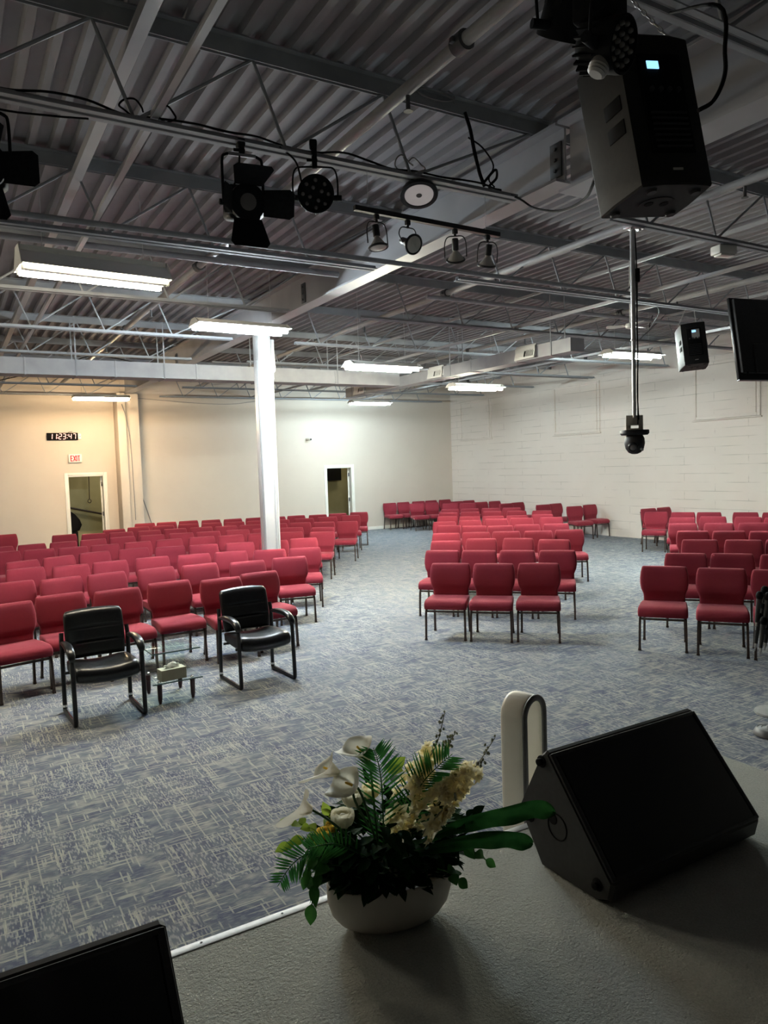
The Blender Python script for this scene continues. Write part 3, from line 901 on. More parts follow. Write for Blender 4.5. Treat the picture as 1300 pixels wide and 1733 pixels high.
# ================================================================== black guest chairs
def guest_chair(loc, rz, label):
    t = thing('guest_chair', label, 'armchair', loc, (0, 0, rz), 'black leather guest chairs')
    b = BM()
    prof = [(0.21, 0.445), (0.10, 0.462), (-0.05, 0.468), (-0.17, 0.465), (-0.225, 0.450), (-0.250, 0.41), (-0.252, 0.365), (-0.225, 0.340), (0.0, 0.350), (0.20, 0.375)]
    cy = sum(p[0] for p in prof)/len(prof); cz = sum(p[1] for p in prof)/len(prof)
    rings = []
    for x, k, dz in ((-0.252, 0.62, 0), (-0.248, 0.84, 0), (-0.232, 0.98, 0.004), (-0.18, 1.04, 0.0), (-0.09, 1.0, -0.010), (0, 0.98, -0.014), (0.09, 1.0, -0.010), (0.18, 1.04, 0.0), (0.232, 0.98, 0.004), (0.248, 0.84, 0), (0.252, 0.62, 0)):
        rings.append([(x, cy+(p[0]-cy)*(0.6+0.4*k) - 0.018*(1-(x/0.25)**2)*(p[0] < -0.1), cz+(p[1]-cz)*k+dz) for p in prof])
    loft(b, rings)
    obj('seat', b, MT['leather'], t, ang=70)
    # padded back: three stitched pillows
    b = BM()
    rings = []
    zs = [0.455 + 0.385*i/36 for i in range(37)]
    for i, z in enumerate(zs):
        u = i/36
        seam = 0
        for zc in (0.585, 0.705):
            seam = max(seam, math.exp(-((z-zc)/0.0060)**2))
        pil = 0.5 + 0.5*math.cos((u*3 % 1 - 0.5)*2*PI) if u < 1 else 0
        tt = 0.044 + 0.0025*pil - 0.007*seam
        w = 0.232 + 0.012*math.sin(u*PI*0.8)
        if u < 0.06:
            tt *= 0.55+0.45*u/0.06
        if u > 0.90:
            e = (u-0.90)/0.10
            tt *= math.sqrt(max(0.04, 1-e*e)); w -= 0.018*e*e
        y = 0.205 + 0.085*u**1.2
        ring = []
        for px, py in superring(w, tt, 32, 4.2):
            front = py < 0
            sag = 0.022*(1-(px/0.25)**2)
            crest = 0.020*(1-(px/0.25)**2)*max(0, (u-0.7)/0.3)
            ring.append((px, y + py + sag + (0.010*seam*max(0, 1-(px/0.19)**4) if front else 0), z + crest))
        rings.append(ring)
    loft(b, rings)
    obj('backrest', b, MT['leather'], t, ang=70)
    for s in (-1, 1):
        x = s*0.272
        b = BM()
        P = smooth_pts([(x, 0.245, 0.300), (x, 0.250, 0.050), (x, 0.235, 0.019), (x, 0.205, 0.016), (x, -0.20, 0.016), (x, -0.232, 0.019), (x, -0.247, 0.050), (x, -0.238, 0.280), (x, -0.228, 0.491), (x, -0.205, 0.559)], 5)
        tube(b, P, 0.0185, 10)
        P = smooth_pts([(x, 0.245, 0.280), (x, 0.236, 0.450), (x, 0.238, 0.603), (x*0.985, 0.252, 0.679)], 5)
        tube(b, P, 0.0185, 10)
        P = smooth_pts([(x, -0.205, 0.559), (x, -0.155, 0.593), (x, 0.05, 0.603), (x, 0.238, 0.597)], 5)
        tube(b, P, 0.016, 8)
        fr = obj('side_frame', b, MT['blackmetal'], t)
        b = BM(); box(b, (x, 0.0, 0.033), (0.012, 0.40, 0.004), bev=0.0015)
        cyl(b, (x, 0.243, 0.045), (x, 0.243, 0.065), 0.0185, 10)
        obj('runner_trim', b, MT['chrome'], fr)
        b = BM()
        P = smooth_pts([(x, -0.232, 0.527), (x, -0.222, 0.563), (x, -0.165, 0.603), (x, -0.05, 0.621), (x, 0.08, 0.619), (x, 0.19, 0.611)], 5)
        m = len(P)
        rings = []
        for i, p in enumerate(P):
            k = math.sin(PI*min(1, (i+0.7)/m*1.0))**0.35
            a, c = P[max(i-1, 0)], P[min(i+1, m-1)]
            tg = (c-a).normalized(); nz = tg.cross(Vector((1, 0, 0)))
            rings.append([p + Vector((1, 0, 0))*qx*k + nz*qz*k for qx, qz in superring(0.034, 0.023, 14, 2.8)])
        loft(b, rings)
        obj('armrest', b, MT['leather'], t, ang=60)
    for y in (-0.15, 0.15):
        b = BM(); tube(b, [(-0.272, y, 0.355), (0.272, y, 0.355)], 0.012, 8)
        obj('seat_rail', b, MT['blackmetal'], t)
    return t
guest_chair((1.035, 6.49, 0), R(2), 'black leather guest chair on the near side of the glass table')
guest_chair((2.465, 6.66, 0), R(3), 'black leather guest chair nearer the middle aisle, beyond the glass table')

# ================================================================== glass side table and tissue box
tb = thing('side_table', 'small two-tier glass side table between the two black chairs', 'table', (1.62, 6.62, 0), (0, 0, R(2)))
b = BM(); box(b, (0.01, 0.0, 0.450), (0.42, 0.42, 0.012), bev=0.002); tp = obj('tabletop', b, MT['glass'], tb)
b = BM()
for (cx, cy, sx, sy) in ((0.01, -0.2105, 0.42, 0.002), (-0.2005, 0, 0.002, 0.42)):
    box(b, (cx, cy, 0.450), (sx, sy, 0.011))
obj('edge', b, MT['glassedge'], tp)
b = BM(); box(b, (0.01, 0.196, 0.318), (0.38, 0.010, 0.252), bev=0.002); obj('back_panel', b, MT['glass'], tb)
b = BM(); box(b, (0.01, 0.0, 0.187), (0.44, 0.44, 0.010), bev=0.002); sh = obj('shelf', b, MT['glass'], tb)
b = BM(); box(b, (0.01, -0.2205, 0.187), (0.44, 0.002, 0.010)); obj('edge', b, MT['glassedge'], sh)
for sx in (-1, 1):
    for sy in (-1, 1):
        lx, ly = 0.0+sx*0.145, sy*0.185
        b = BM(); lathe(b, [(0.013, 0.008), (0.020, 0.05), (0.022, 0.178)], Matrix.Translation((lx, ly, 0)), 14)
        lg = obj('leg', b, MT['darkwood'], tb)
        b = BM()
        lathe(b, [(0.010, 0.0), (0.012, 0.010)], Matrix.Translation((lx, ly, 0)), 12)
        lathe(b, [(0.016, 0.192), (0.016, 0.200), (0.008, 0.206)], Matrix.Translation((lx, ly, 0)), 12)
        obj('chrome_cap', b, MT['chrome'], lg)
q = onz(291, 1152, 0.192)
tx = thing('tissue_box', 'tan tissue box with a white tissue on the lower glass shelf', 'tissue box', (q.x+0.02, q.y+0.07, 0.193), (0, 0, R(7)))
b = BM(); box(b, (0, 0, 0.048), (0.225, 0.115, 0.096), bev=0.002); obj('carton', b, MT['card'], tx)
b = BM(); box(b, (0, 0, 0.0965), (0.221, 0.111, 0.0015)); obj('carton_top', b, MT['cardtop'], tx)
b = BM()
rings = []
for i in range(9):
    u = i/8
    w, d = 0.062*(1-u)**0.6+0.004, 0.026*(1-u)**0.5+0.003
    ring = []
    for j in range(24):
        a = 2*PI*j/24
        k = 1+0.16*math.sin(a*5+i)+0.08*math.sin(a*9)
        ring.append((w*math.cos(a)*k+0.012*u, d*math.sin(a)*k, 0.097+0.050*u+0.004*math.sin(a*3+2*i)))
    rings.append(ring)
loft(b, rings)
for s in (-1, 1):
    rings = []
    for i in range(6):
        u = i/5
        rings.append([(s*(0.03+0.045*u)+0.010*math.cos(2*PI*j/10)*(1-u), 0.004*s+0.020*math.sin(2*PI*j/10)*(1-0.8*u), 0.10+0.024*math.sin(PI*u*0.8)+0.006*math.sin(2*PI*j/10*3)) for j in range(10)])
    loft(b, rings)
obj('tissue', b, MT['tissue'], tx, ang=80)

# ================================================================== ceiling lights
def ceiling_light(x, y, z, rz, col, s, label, lit=(-1, 1), L=1.22, W=0.40, up=4.02, H=0.030, ty=0.105, tz=-0.036):
    """a trough reflector with its tubes hanging just below the lip, on two wire hangers"""
    t = thing('ceiling_light', label, 'ceiling light', (x, y, z), (0, 0, R(rz)), 'fluorescent ceiling lights')
    b = BM()
    box(b, (0, 0, H+0.022), (L*0.98, 0.14, 0.045), bev=0.006)
    obj('housing', b, MT['white'], t)
    b = BM()
    ins, out = [], []
    for sgn in (1, -1):
        side = []
        n = 7
        for k in range(n+1):
            u = k/n
            yy = (W/2)*(1-u) + 0.055*u
            zz = H*u
            side.append((sgn*yy, zz + (0.004 if k % 2 else 0.0)))
        ins.append(side)
    low = ins[0] + list(reversed(ins[1]))
    up_ = [(p[0]*1.01, p[1]+0.006) for p in low]
    pr_ = low + list(reversed(up_))
    loft(b, [[(-L/2, p[0], p[1]) for p in pr_], [(L/2, p[0], p[1]) for p in pr_]])
    obj('reflector', b, MT['reflector'], t, ang=15)
    for sx in (-1, 1):
        b = BM()
        M = Matrix(((0, 0, 1, sx*L/2-0.004), (1, 0, 0, 0), (0, 1, 0, 0), (0, 0, 0, 1)))
        prism(b, [(-W/2-0.004, -0.004), (W/2+0.004, -0.004), (0.07, H+0.045), (-0.07, H+0.045)], M, 0.008)
        obj('end_plate', b, MT['white'], t)
    em = m_emit('fluorescent_tube', col, s)
    for sy in (-1, 1):
        b = BM(); cyl(b, (-L/2+0.025, sy*ty, tz), (L/2-0.025, sy*ty, tz), 0.014, 10)
        tb_ = obj('tube', b, em if sy in lit else MT['bulbface'], t)
        for sx in (-1, 1):
            b = BM(); box(b, (sx*(L/2-0.014), sy*ty, tz*0.5+0.004), (0.018, 0.03, 0.062), bev=0.003)
            obj('lamp_holder', b, MT['white'], tb_)
    for sx in (-0.42, 0.42):
        b = BM()
        tube(b, [(sx, 0, H+0.04), (sx*0.98, 0.0, up-z+0.55)], 0.0035, 5)
        obj('hanger_wire', b, MT['galv'], t)
    return t
KL = 1.0
WARM, COOL, GRN, AMB, CYA = (1.0, 0.90, 0.70), (0.80, 0.93, 1.0), (1.0, 0.97, 0.76), (1.0, 0.74, 0.44), (0.74, 0.94, 1.0)
ceiling_light(1.215, 6.82, 3.72, 4.5, WARM, 50*KL, 'ceiling light nearest the stage lamps, with one tube lit along its far side', lit=(1,), H=0.13, W=0.36, ty=0.10, tz=-0.03)
ceiling_light(3.31, 9.00, 3.80, 1.5, COOL, 95*KL, 'bright bluish ceiling light in front of the top of the white column')
ceiling_light(5.80, 9.72, 3.50, 2, GRN, 88*KL, 'yellowish ceiling light in front of the main duct run, right of the column')
ceiling_light(3.16, 17.9, 3.77, 0, AMB, 62*KL, 'warm ceiling light near the back wall, above the EXIT doorway')
ceiling_light(10.15, 17.75, 3.75, 2, CYA, 75*KL, 'thin ceiling light under the far end of the duct branch')
ceiling_light(9.15, 11.75, 3.50, 1, GRN, 45*KL, 'yellowish ceiling light beyond the duct branch, before the block wall')
ceiling_light(10.45, 8.98, 3.80, -2, (0.86, 1.0, 0.97), 95*KL, 'bright ceiling light behind the camera pole')
ceiling_light(-1.6, 8.6, 3.75, 2, WARM, 38*KL, 'ceiling light on the open side of the hall, out of view')

# ================================================================== stage lamps on the second joist
JY = 4.48
def hook_clamp(b, p, h):
    x, y, z = p
    box(b, (x, y, z+h*0.5), (0.035, 0.03, h), bev=0.006)
    box(b, (x-0.005, y, z+h), (0.05, 0.075, 0.05), bev=0.012)
    cyl(b, (x-0.05, y, z+h*0.35), (x+0.02, y, z+h*0.35), 0.010, 8)

def fresnel(p, rz, tilt, label):
    t = thing('stage_spotlight', label, 'stage light', p, (0, 0, rz), 'barn-door stage lamps')
    b = BM(); hook_clamp(b, (0, 0, 0.30), 0.06); obj('clamp', b, MT['lampblack'], t)
    b = BM()
    tube(b, smooth_pts([(-0.125, 0, 0.0), (-0.125, 0, 0.24), (-0.105, 0, 0.285), (-0.05, 0, 0.295), (0.05, 0, 0.295), (0.105, 0, 0.285), (0.125, 0, 0.24), (0.125, 0, 0.0)], 4), 0.009, 8)
    obj('yoke', b, MT['lampblack'], t)
    b = BM()
    tube(b, [(-0.085, 0, 0.294), (0.085, 0, 0.294)], 0.0115, 8)
    obj('yoke_bar', b, MT['silverline'], t)
    M = Euler((tilt, 0, 0)).to_matrix()
    def T(v):
        return M @ Vector(v)
    b = BM()
    box(b, T((0, 0.06, 0)), (0.20, 0.24, 0.20), M, bev=0.03, seg=3)
    lathe(b, [(0.105, 0), (0.108, 0.02), (0.108, 0.075), (0.100, 0.08)], axis_m(T((0, -0.05, 0)), M @ Vector((0, -1, 0))), 26)
    for k in range(5):
        box(b, T((0, 0.03+0.03*k, 0.102)), (0.16, 0.008, 0.012), M)
    for s in (-1, 1):
        cyl(b, T((s*0.10, 0.03, 0)), T((s*0.145, 0.03, 0)), 0.018, 10)
    obj('lamp_body', b, MT['lampblack'], t)
    b = BM(); lathe(b, [(0.001, 0.014), (0.03, 0.012), (0.06, 0.006), (0.075, 0)], axis_m(T((0, -0.122, 0)), M @ Vector((0, -1, 0))), 22); obj('lens', b, MT['lens'], t)
    for k in range(4):
        b = BM()
        a = k*PI/2
        open_ = R((8, 42, 38, 6)[k])
        w0, w1, ln = 0.17, 0.24, 0.19
        if k % 2:
            w0, w1, ln = 0.15, 0.17, 0.19
        q = Euler((0, a, 0)).to_matrix()
        def D(u, v, n):
            # u across, v outward along the flap, n thickness
            rad = 0.095 + v*math.sin(open_+0.35) + n*math.cos(open_)
            yy = -0.125 - v*math.cos(open_+0.35) + n*math.sin(open_)
            return T(q @ Vector((u, yy, rad)))
        ring0 = [D(-w0/2, 0, 0), D(w0/2, 0, 0), D(w0/2, 0, 0.004), D(-w0/2, 0, 0.004)]
        ring1 = [D(-w1/2, ln*0.85, 0), D(w1/2, ln*0.85, 0), D(w1/2, ln*0.85, 0.004), D(-w1/2, ln*0.85, 0.004)]
        ring2 = [D(-w1/2+0.02, ln, 0), D(w1/2-0.02, ln, 0), D(w1/2-0.02, ln, 0.004), D(-w1/2+0.02, ln, 0.004)]
        loft(b, [ring0, ring1, ring2])
        obj('barn_door', b, MT['lampblack'], t)
    return t
fresnel((1.695, JY-0.02, 3.66), R(-8), R(14), 'black barn-door stage lamp hanging on a tall yoke, beside the round lamp')
fresnel((0.27, JY-0.02, 3.63), R(-8), R(14), 'black barn-door stage lamp cut by the edge of the view')

def par_lamp(p, rz, tilt, label, rad=0.115, yoke=True, lenses=12, depth=0.17, clamp=True, group='round LED stage lamps'):
    t = thing('par_lamp', label, 'stage light', p, (0, 0, rz), group)
    M = Euler((tilt, 0, 0)).to_matrix()
    ax = M @ Vector((0, -1, 0))
    b = BM()
    lathe(b, [(rad*0.55, -depth), (rad*0.80, -depth*0.8), (rad*0.97, -depth*0.4), (rad, -0.02), (rad*1.03, 0), (rad*1.03, 0.022), (rad*0.95, 0.024), (rad*0.93, 0.010), (0.001, 0.010)], axis_m((0, 0, 0), ax), 36)
    for k in range(20):
        a = 2*PI*k/20
        q = axis_m((0, 0, 0), ax)
        d = Vector((math.cos(a), math.sin(a), 0))
        box(b, q @ (d*rad*0.90+Vector((0, 0, -depth*0.62))), (0.02, 0.006, depth*0.55), (q.to_3x3() @ Matrix.Rotation(a, 3, 'Z')))
    obj('lamp_body', b, MT['lampblack'], t)
    spots = [(0.36, k*PI/2+0.4) for k in range(4)] + [(0.72, k*PI/4) for k in range(8)]
    if lenses > 12:
        spots = [(0.0, 0)] + [(0.36, k*PI/3) for k in range(6)] + [(0.72, k*PI/6) for k in range(12)]
    for rr, a in spots:
        q = axis_m((0, 0, 0), ax)
        b = BM(); lathe(b, [(rad*0.115, 0), (rad*0.10, 0.008), (rad*0.05, 0.013), (0.001, 0.014)], q @ Matrix.Translation((rad*rr*math.cos(a), rad*rr*math.sin(a), 0.010)), 10)
        obj('lens', b, MT['lens'], t)
    b = BM()
    w = rad+0.03
    tube(b, smooth_pts([(-w, 0.04, -0.02), (-w, 0.03, 0.10), (-w+0.02, 0.02, 0.165), (-w*0.5, 0.02, 0.178), (w*0.5, 0.02, 0.178), (w-0.02, 0.02, 0.165), (w, 0.03, 0.10), (w, 0.04, -0.02)], 4), 0.006, 8)
    for s in (-1, 1):
        cyl(b, (s*rad*0.9, 0.04, -0.01), (s*(w+0.025), 0.04, -0.01), 0.018, 10)
    obj('yoke', b, MT['lampblack'], t)
    if clamp:
        b = BM(); hook_clamp(b, (0, 0.02, 0.17), 0.15); obj('clamp', b, MT['lampblack'], t)
    return t
par_lamp((2.17, JY-0.07, 3.775), R(-24), R(14), 'round black LED stage lamp with many small lenses, second from the beam')

# round downlight
P = Vector((3.05, 4.52, 3.945))
dn = thing('downlight', 'round black downlight with a pale pink face under the second joist', 'downlight', P, (0, 0, R(-28)))
Md = Euler((R(-22), 0, 0)).to_matrix()
axd = Md @ Vector((0, 0, -1))
b = BM()
lathe(b, [(0.10, -0.075), (0.115, -0.02), (0.132, -0.018), (0.138, 0.0), (0.136, 0.012), (0.112, 0.014), (0.108, 0.004), (0.001, 0.004)], axis_m((0, 0, 0), axd), 36)
obj('lamp_body', b, MT['blackmetal'], dn)
b = BM(); lathe(b, [(0.105, 0.003), (0.104, 0.009), (0.001, 0.010)], axis_m((0, 0, 0), axd), 32); fc = obj('lamp_face', b, MT['lampglow'], dn)
b = BM(); lathe(b, [(0.022, 0.009), (0.020, 0.012), (0.001, 0.012)], axis_m((0, 0, 0), axd), 16); obj('sensor', b, MT['greycable'], fc)
b = BM(); box(b, (0, 0.02, 0.075), (0.05, 0.05, 0.07), bev=0.006); obj('mount', b, MT['blackmetal'], dn)

# lighting track with four bulbs
TZ0, TZ1 = 3.757, 3.737
tk = thing('lighting_track', 'black lighting track hung on wires, carrying four reflector bulbs', 'lighting track', (0, 0, 0))
b = BM(); tube(b, [(2.49, JY, TZ0), (3.75, JY, TZ1)], 0.0165, 4, sq=True); obj('rail', b, MT['blackmetal'], tk)
b = BM()
for x in (2.60, 3.62):
    tube(b, [(x, JY, TZ0), (x, JY, 4.03)], 0.002, 5)
obj('hanger_wire', b, MT['galv'], tk)
def track_spot(x, tip, label, dz=0.0):
    z = TZ0 + (TZ1-TZ0)*(x-2.49)/1.26
    t = thing('track_spotlight', label, 'spotlight', (x, JY, z-0.017), (0, 0, 0), 'reflector bulbs on the lighting track')
    b = BM(); box(b, (0, 0, -0.018), (0.035, 0.03, 0.036), bev=0.005); cyl(b, (0, 0, -0.03), (0, 0, -0.055), 0.010, 8); obj('adaptor', b, MT['blackmetal'], t)
    d = Vector(tip).normalized()
    c = Vector((0, 0, -0.155))
    side = d.cross(Vector((0, 0, 1)))
    side = Vector((1, 0, 0)) if side.length < 0.2 else side.normalized()
    b = BM()
    P = [c+side*0.080+d*0.05, c+side*0.078+Vector((0, 0, 0.05)), c+side*0.055+Vector((0, 0, 0.098)), Vector((0, 0, -0.052)), c-side*0.055+Vector((0, 0, 0.098)), c-side*0.078+Vector((0, 0, 0.05)), c-side*0.080+d*0.05]
    tube(b, smooth_pts(P, 4), 0.0045, 6)
    obj('yoke', b, MT['blackmetal'], t)
    M = axis_m(c - d*0.055, d)
    b = BM(); lathe(b, [(0.022, -0.03), (0.025, -0.02), (0.025, 0.048), (0.022, 0.05)], M, 16); obj('socket', b, MT['blackmetal'], t)
    b = BM(); lathe(b, [(0.018, 0.045), (0.020, 0.060), (0.030, 0.075), (0.052, 0.105), (0.062, 0.125)], M, 24); bl = obj('bulb', b, MT['bulb'], t)
    b = BM(); lathe(b, [(0.061, 0.124), (0.055, 0.132), (0.03, 0.137), (0.001, 0.138)], M, 24); obj('bulb_face', b, MT['bulbface'], bl)
    b = BM(); tube(b, [M @ Vector((0.065*math.cos(2*PI*k/24), 0.065*math.sin(2*PI*k/24), 0.125)) for k in range(24)], 0.008, 8, closed=True); obj('ring', b, MT['blackmetal'], t)
xs_ = [ony(637, 368, JY).x, ony(690, 378, JY).x, ony(770, 388, JY).x, ony(825, 398, JY).x]
track_spot(xs_[0], (0.05, -0.12, -1), 'reflector bulb pointing straight down, nearest the round downlight')
track_spot(xs_[1], (0.05, -0.9, -0.42), 'reflector bulb turned to face the stage, second on the black track')
track_spot(xs_[2], (0.35, 0.45, -0.85), 'reflector bulb angled away from the stage, third on the black track')
track_spot(xs_[3], (0.12, 0.40, -0.9), 'reflector bulb at the beam end of the black track')

# lamps over the stage edge, close to the hanging loudspeaker
q = ony(966, 54, 2.12)
t = par_lamp((q.x, q.y, q.z), R(163), R(52), 'finned black stage lamp seen from behind, at the top edge', rad=0.124, depth=0.22, lenses=19, clamp=True, group='stage lamps over the stage')
q = ony(1046, 76, 1.70)
t = par_lamp((q.x, q.y, q.z), R(16), R(18), 'black stage lamp with rows of small lenses touching the large loudspeaker', rad=0.082, depth=0.13, lenses=19, clamp=False, group='stage lamps over the stage')
b = BM(); box(b, (0.0, 0.06, 0.13), (0.16, 0.12, 0.10), bev=0.012)
cyl(b, (0, 0.06, 0.17), (0, 0.06, 0.80), 0.012, 8)
bx = obj('base_box', b, MT['lampblack'], t)
b = BM(); lathe(b, [(0.009, 0), (0.005, 0.004)], axis_m((-0.03, 0.0, 0.14), (0, -1, 0)), 10); obj('indicator', b, MT['red_led'], bx)
b = BM(); lathe(b, [(0.026, 0), (0.030, 0.006), (0.034, 0.026), (0.028, 0.030), (0.033, 0.035), (0.027, 0.040), (0.031, 0.045), (0.022, 0.052)], axis_m((-0.035, 0.035, -0.045), (-0.35, 0.4, -1)), 20); obj('vented_ring', b, MT['pipe'], t)

# ================================================================== loudspeakers hung from the joists
def hung_speaker(p, rot, dims, label, big):
    w, wr, d, h = dims
    t = thing('hanging_loudspeaker', label, 'loudspeaker', p, rot, 'hanging loudspeakers')
    b = BM()
    out = [(-w/2, d/2), (-w/2-0.002, d*0.12), (-wr/2, -d/2+0.012), (-wr*0.22, -d/2-0.004), (wr*0.22, -d/2-0.004), (wr/2, -d/2+0.012), (w/2+0.002, d*0.12), (w/2, d/2)]
    rings = []
    for z, k in ((-h/2, 0.975), (-h/2+0.008, 1.0), (h/2-0.008, 1.0), (h/2, 0.975)):
        rings.append([(x*k, y*k, z) for x, y in out])
    loft(b, rings)
    cab = obj('cabinet', b, MT['speakerblack'], t, ang=16)
    b = BM(); box(b, (0, d/2+0.006, 0), (w-0.01, 0.016, h-0.012), bev=0.006); obj('front_grille', b, MT['grille'], t)
    yb_ = -d/2-0.004
    b = BM(); box(b, (0, yb_, 0.02), (wr*0.60, 0.010, h*0.66), bev=0.004); amp = obj('amplifier_panel', b, MT['void'], t)
    b = BM()
    if big:
        box(b, (-0.035, yb_-0.006, h*0.285), (0.052, 0.004, 0.030), Euler((0, 0.0, 0)).to_matrix())
        obj('display', b, MT['lcd'], amp)
    else:
        box(b, (0.02, yb_-0.006, h*0.22), (0.10, 0.004, 0.13)); obj('connector_plate', b, MT['bulb'], amp)
        b = BM(); box(b, (0.0, yb_-0.009, h*0.285), (0.05, 0.003, 0.03)); obj('display', b, MT['lcd'], amp)
    b = BM()
    for k in range(7):
        box(b, (0, yb_-0.008, -0.02-0.022*k), (wr*0.5, 0.008, 0.006))
    for k in range(4):
        cyl(b, (-0.06+0.04*k, yb_-0.004, h*0.12), (-0.06+0.04*k, yb_-0.016, h*0.12), 0.010, 10)
    obj('connector', b, MT['blackplastic'], amp)
    b = BM(); box(b, (0.0, yb_-0.003, -h*0.40), (0.045, 0.004, 0.010), bev=0.001); obj('badge', b, MT['bulb'], t)
    for s in (-1, 1):
        a0, a1 = Vector((s*(w/2+0.002), d*0.12, 0)), Vector((s*wr/2, -d/2+0.012, 0))
        mid = a0*0.5+a1*0.5
        dirv = (a1-a0).normalized()
        rr = Matrix.Rotation(math.atan2(dirv.y, dirv.x), 3, 'Z')
        for k in range(2):
            b = BM(); box(b, mid+Vector((0, 0, 0.055-0.095*k)), (0.095, 0.006, 0.058), rr, bev=0.0025)
            obj('handle_recess', b, MT['void'], t)
    for (x, y) in ((-w*0.38, d*0.36), (w*0.38, d*0.36), (-wr*0.30, -d*0.34), (wr*0.36, -d*0.30)):
        b = BM(); lathe(b, [(0.022, 0), (0.019, -0.010), (0.001, -0.010)], Matrix.Translation((x, y, -h/2)), 14)
        obj('rubber_foot', b, MT['blackplastic'], t)
    b = BM()
    lathe(b, [(0.068, 0), (0.066, -0.003), (0.001, -0.003)], Matrix.Translation((0, 0.01, -h/2)) @ Matrix.Diagonal((1.15, 0.8, 1, 1)), 24)
    cup = obj('pole_cup', b, MT['speakerblack'], t)
    for s in (-1, 1):
        b = BM(); lathe(b, [(0.019, -0.0025), (0.018, -0.005), (0.001, -0.005)], Matrix.Translation((s*0.036, 0.01, -h/2)), 16)
        obj('socket_hole', b, MT['void'], cup)
    return t
big = hung_speaker((2.50, 2.07, 3.315), (R(-8), R(-5), R(-14)), (0.35, 0.32, 0.27, 0.60), 'large black loudspeaker with a blue display, hung over the stage corner', True)
small = hung_speaker((8.95, 6.65, 3.50), (R(-9), R(-4), R(-42)), (0.35, 0.31, 0.34, 0.575), 'smaller-looking black loudspeaker hung between the camera pole and the television', False)
def chain(a, c, label, group):
    b = BM()
    a, c = Vector(a), Vector(c)
    n = max(4, int((a-c).length/0.035))
    dv = (c-a).normalized()
    for k in range(n):
        p = a.lerp(c, (k+0.5)/n)
        u = Vector((1, 0, 0)) if k % 2 else Vector((0, 1, 0))
        u = (u-dv*u.dot(dv)).normalized()
        hl = (a-c).length/n*0.62
        tube(b, [p+dv*hl*math.sin(x)+u*0.007*math.cos(x) for x in [i*PI/4 for i in range(8)]], 0.0025, 5, closed=True)
    tag(obj('hanging_chain', b, MT['galv']), label, 'chain', group)
chain((2.62, 2.30, 4.03), (2.60, 1.98, 3.61), 'chain on the back corner of the large loudspeaker over the stage', 'chains holding the loudspeakers')
chain((2.45, 2.30, 4.03), (2.42, 2.12, 3.61), 'chain on the front corner of the large loudspeaker over the stage', 'chains holding the loudspeakers')
chain((8.86, 6.68, 4.03), (8.84, 6.80, 3.785), 'short chain on the front corner of the loudspeaker beside the television', 'chains holding the loudspeakers')
chain((9.03, 6.68, 4.03), (9.0, 6.62, 3.785), 'short chain on the back corner of the loudspeaker beside the television', 'chains holding the loudspeakers')

# ================================================================== television hung over the hall
A = ony(1240, 498, 4.20)
tv = thing('hanging_television', 'large black television seen from behind, hung at the edge of the view', 'television', A + Vector((0.675, -0.09, -0.385)), (R(-9), 0, R(-11)))
b = BM(); box(b, (0, 0.02, 0), (1.24, 0.03, 0.775), bev=0.006); obj('screen', b, MT['screen'], tv)
b = BM(); box(b, (0, -0.012, 0.02), (1.20, 0.04, 0.70), bev=0.012)
box(b, (0.05, -0.040, -0.20), (1.0, 0.03, 0.28), bev=0.012)
bk = obj('rear_shell', b, MT['blackplastic'], tv)
b = BM()
for (x, z) in ((-0.42, -0.08), (-0.30, -0.32), (-0.55, -0.33), (0.2, -0.05)):
    cyl(b, (x, -0.030, z), (x, -0.036, z), 0.009, 10)
obj('screw_hole', b, MT['void'], bk)
b = BM(); box(b, (0, 0.02, -0.388), (1.24, 0.032, 0.008)); obj('bezel', b, MT['silverline'], tv)
b = BM(); box(b, (0.1, -0.08, 0.1), (0.45, 0.05, 0.40), bev=0.006); tube(b, [(0.1, -0.10, 0.1), (0.1, -0.02, 0.55)], 0.025, 10)
obj('mount', b, MT['blackmetal'], tv)

# ================================================================== camera on its pole
pc = thing('camera_pole', 'slim grey pole hanging from the second joist with a cable taped to it', 'pole', (5.35, 4.58, 0))
b = BM(); tube(b, [(0, 0, 4.04), (0, 0, 3.05)], 0.020, 14); tube(b, [(0, 0, 3.06), (0, 0, 2.36)], 0.0165, 14)
lathe(b, [(0.022, -0.01), (0.025, 0), (0.022, 0.01)], Matrix.Translation((0, 0, 3.05)), 14)
obj('tube', b, MT['galv'], pc)
b = BM(); box(b, (0, -0.02, 4.03), (0.16, 0.10, 0.03), bev=0.004)
for s in (-1, 1):
    cyl(b, (s*0.055, -0.04, 4.00), (s*0.055, -0.04, 4.07), 0.010, 8)
obj('ceiling_clamp', b, MT['galv'], pc)
b = BM(); tube(b, smooth_pts([(0.035, 0.0, 4.02), (0.030, -0.022, 3.6), (0.022, -0.024, 3.2), (0.030, -0.022, 2.9), (0.018, -0.022, 2.6), (0.022, -0.03, 2.34)], 6), 0.006, 6)
tube(b, smooth_pts([(0.03, 0.02, 4.02), (0.042, 0.0, 3.5), (0.034, -0.015, 3.0), (0.026, -0.02, 2.6), (0.01, -0.03, 2.30)], 6), 0.005, 6)
box(b, (0.040, -0.02, 3.62), (0.035, 0.03, 0.12), bev=0.006)
obj('cable', b, MT['cable'], pc)
ptz = thing('ptz_camera', 'black dome-shaped video camera upside down at the bottom of the grey pole', 'video camera', (5.35, 4.58, 2.26), (0, 0, R(-30)))
b = BM()
box(b, (0, 0, 0.078), (0.155, 0.010, 0.090), bev=0.002)
box(b, (-0.056, 0, 0.020), (0.043, 0.010, 0.030), bev=0.002); box(b, (0.056, 0, 0.020), (0.043, 0.010, 0.030), bev=0.002)
box(b, (0, 0, 0.0), (0.155, 0.010, 0.014), bev=0.002)
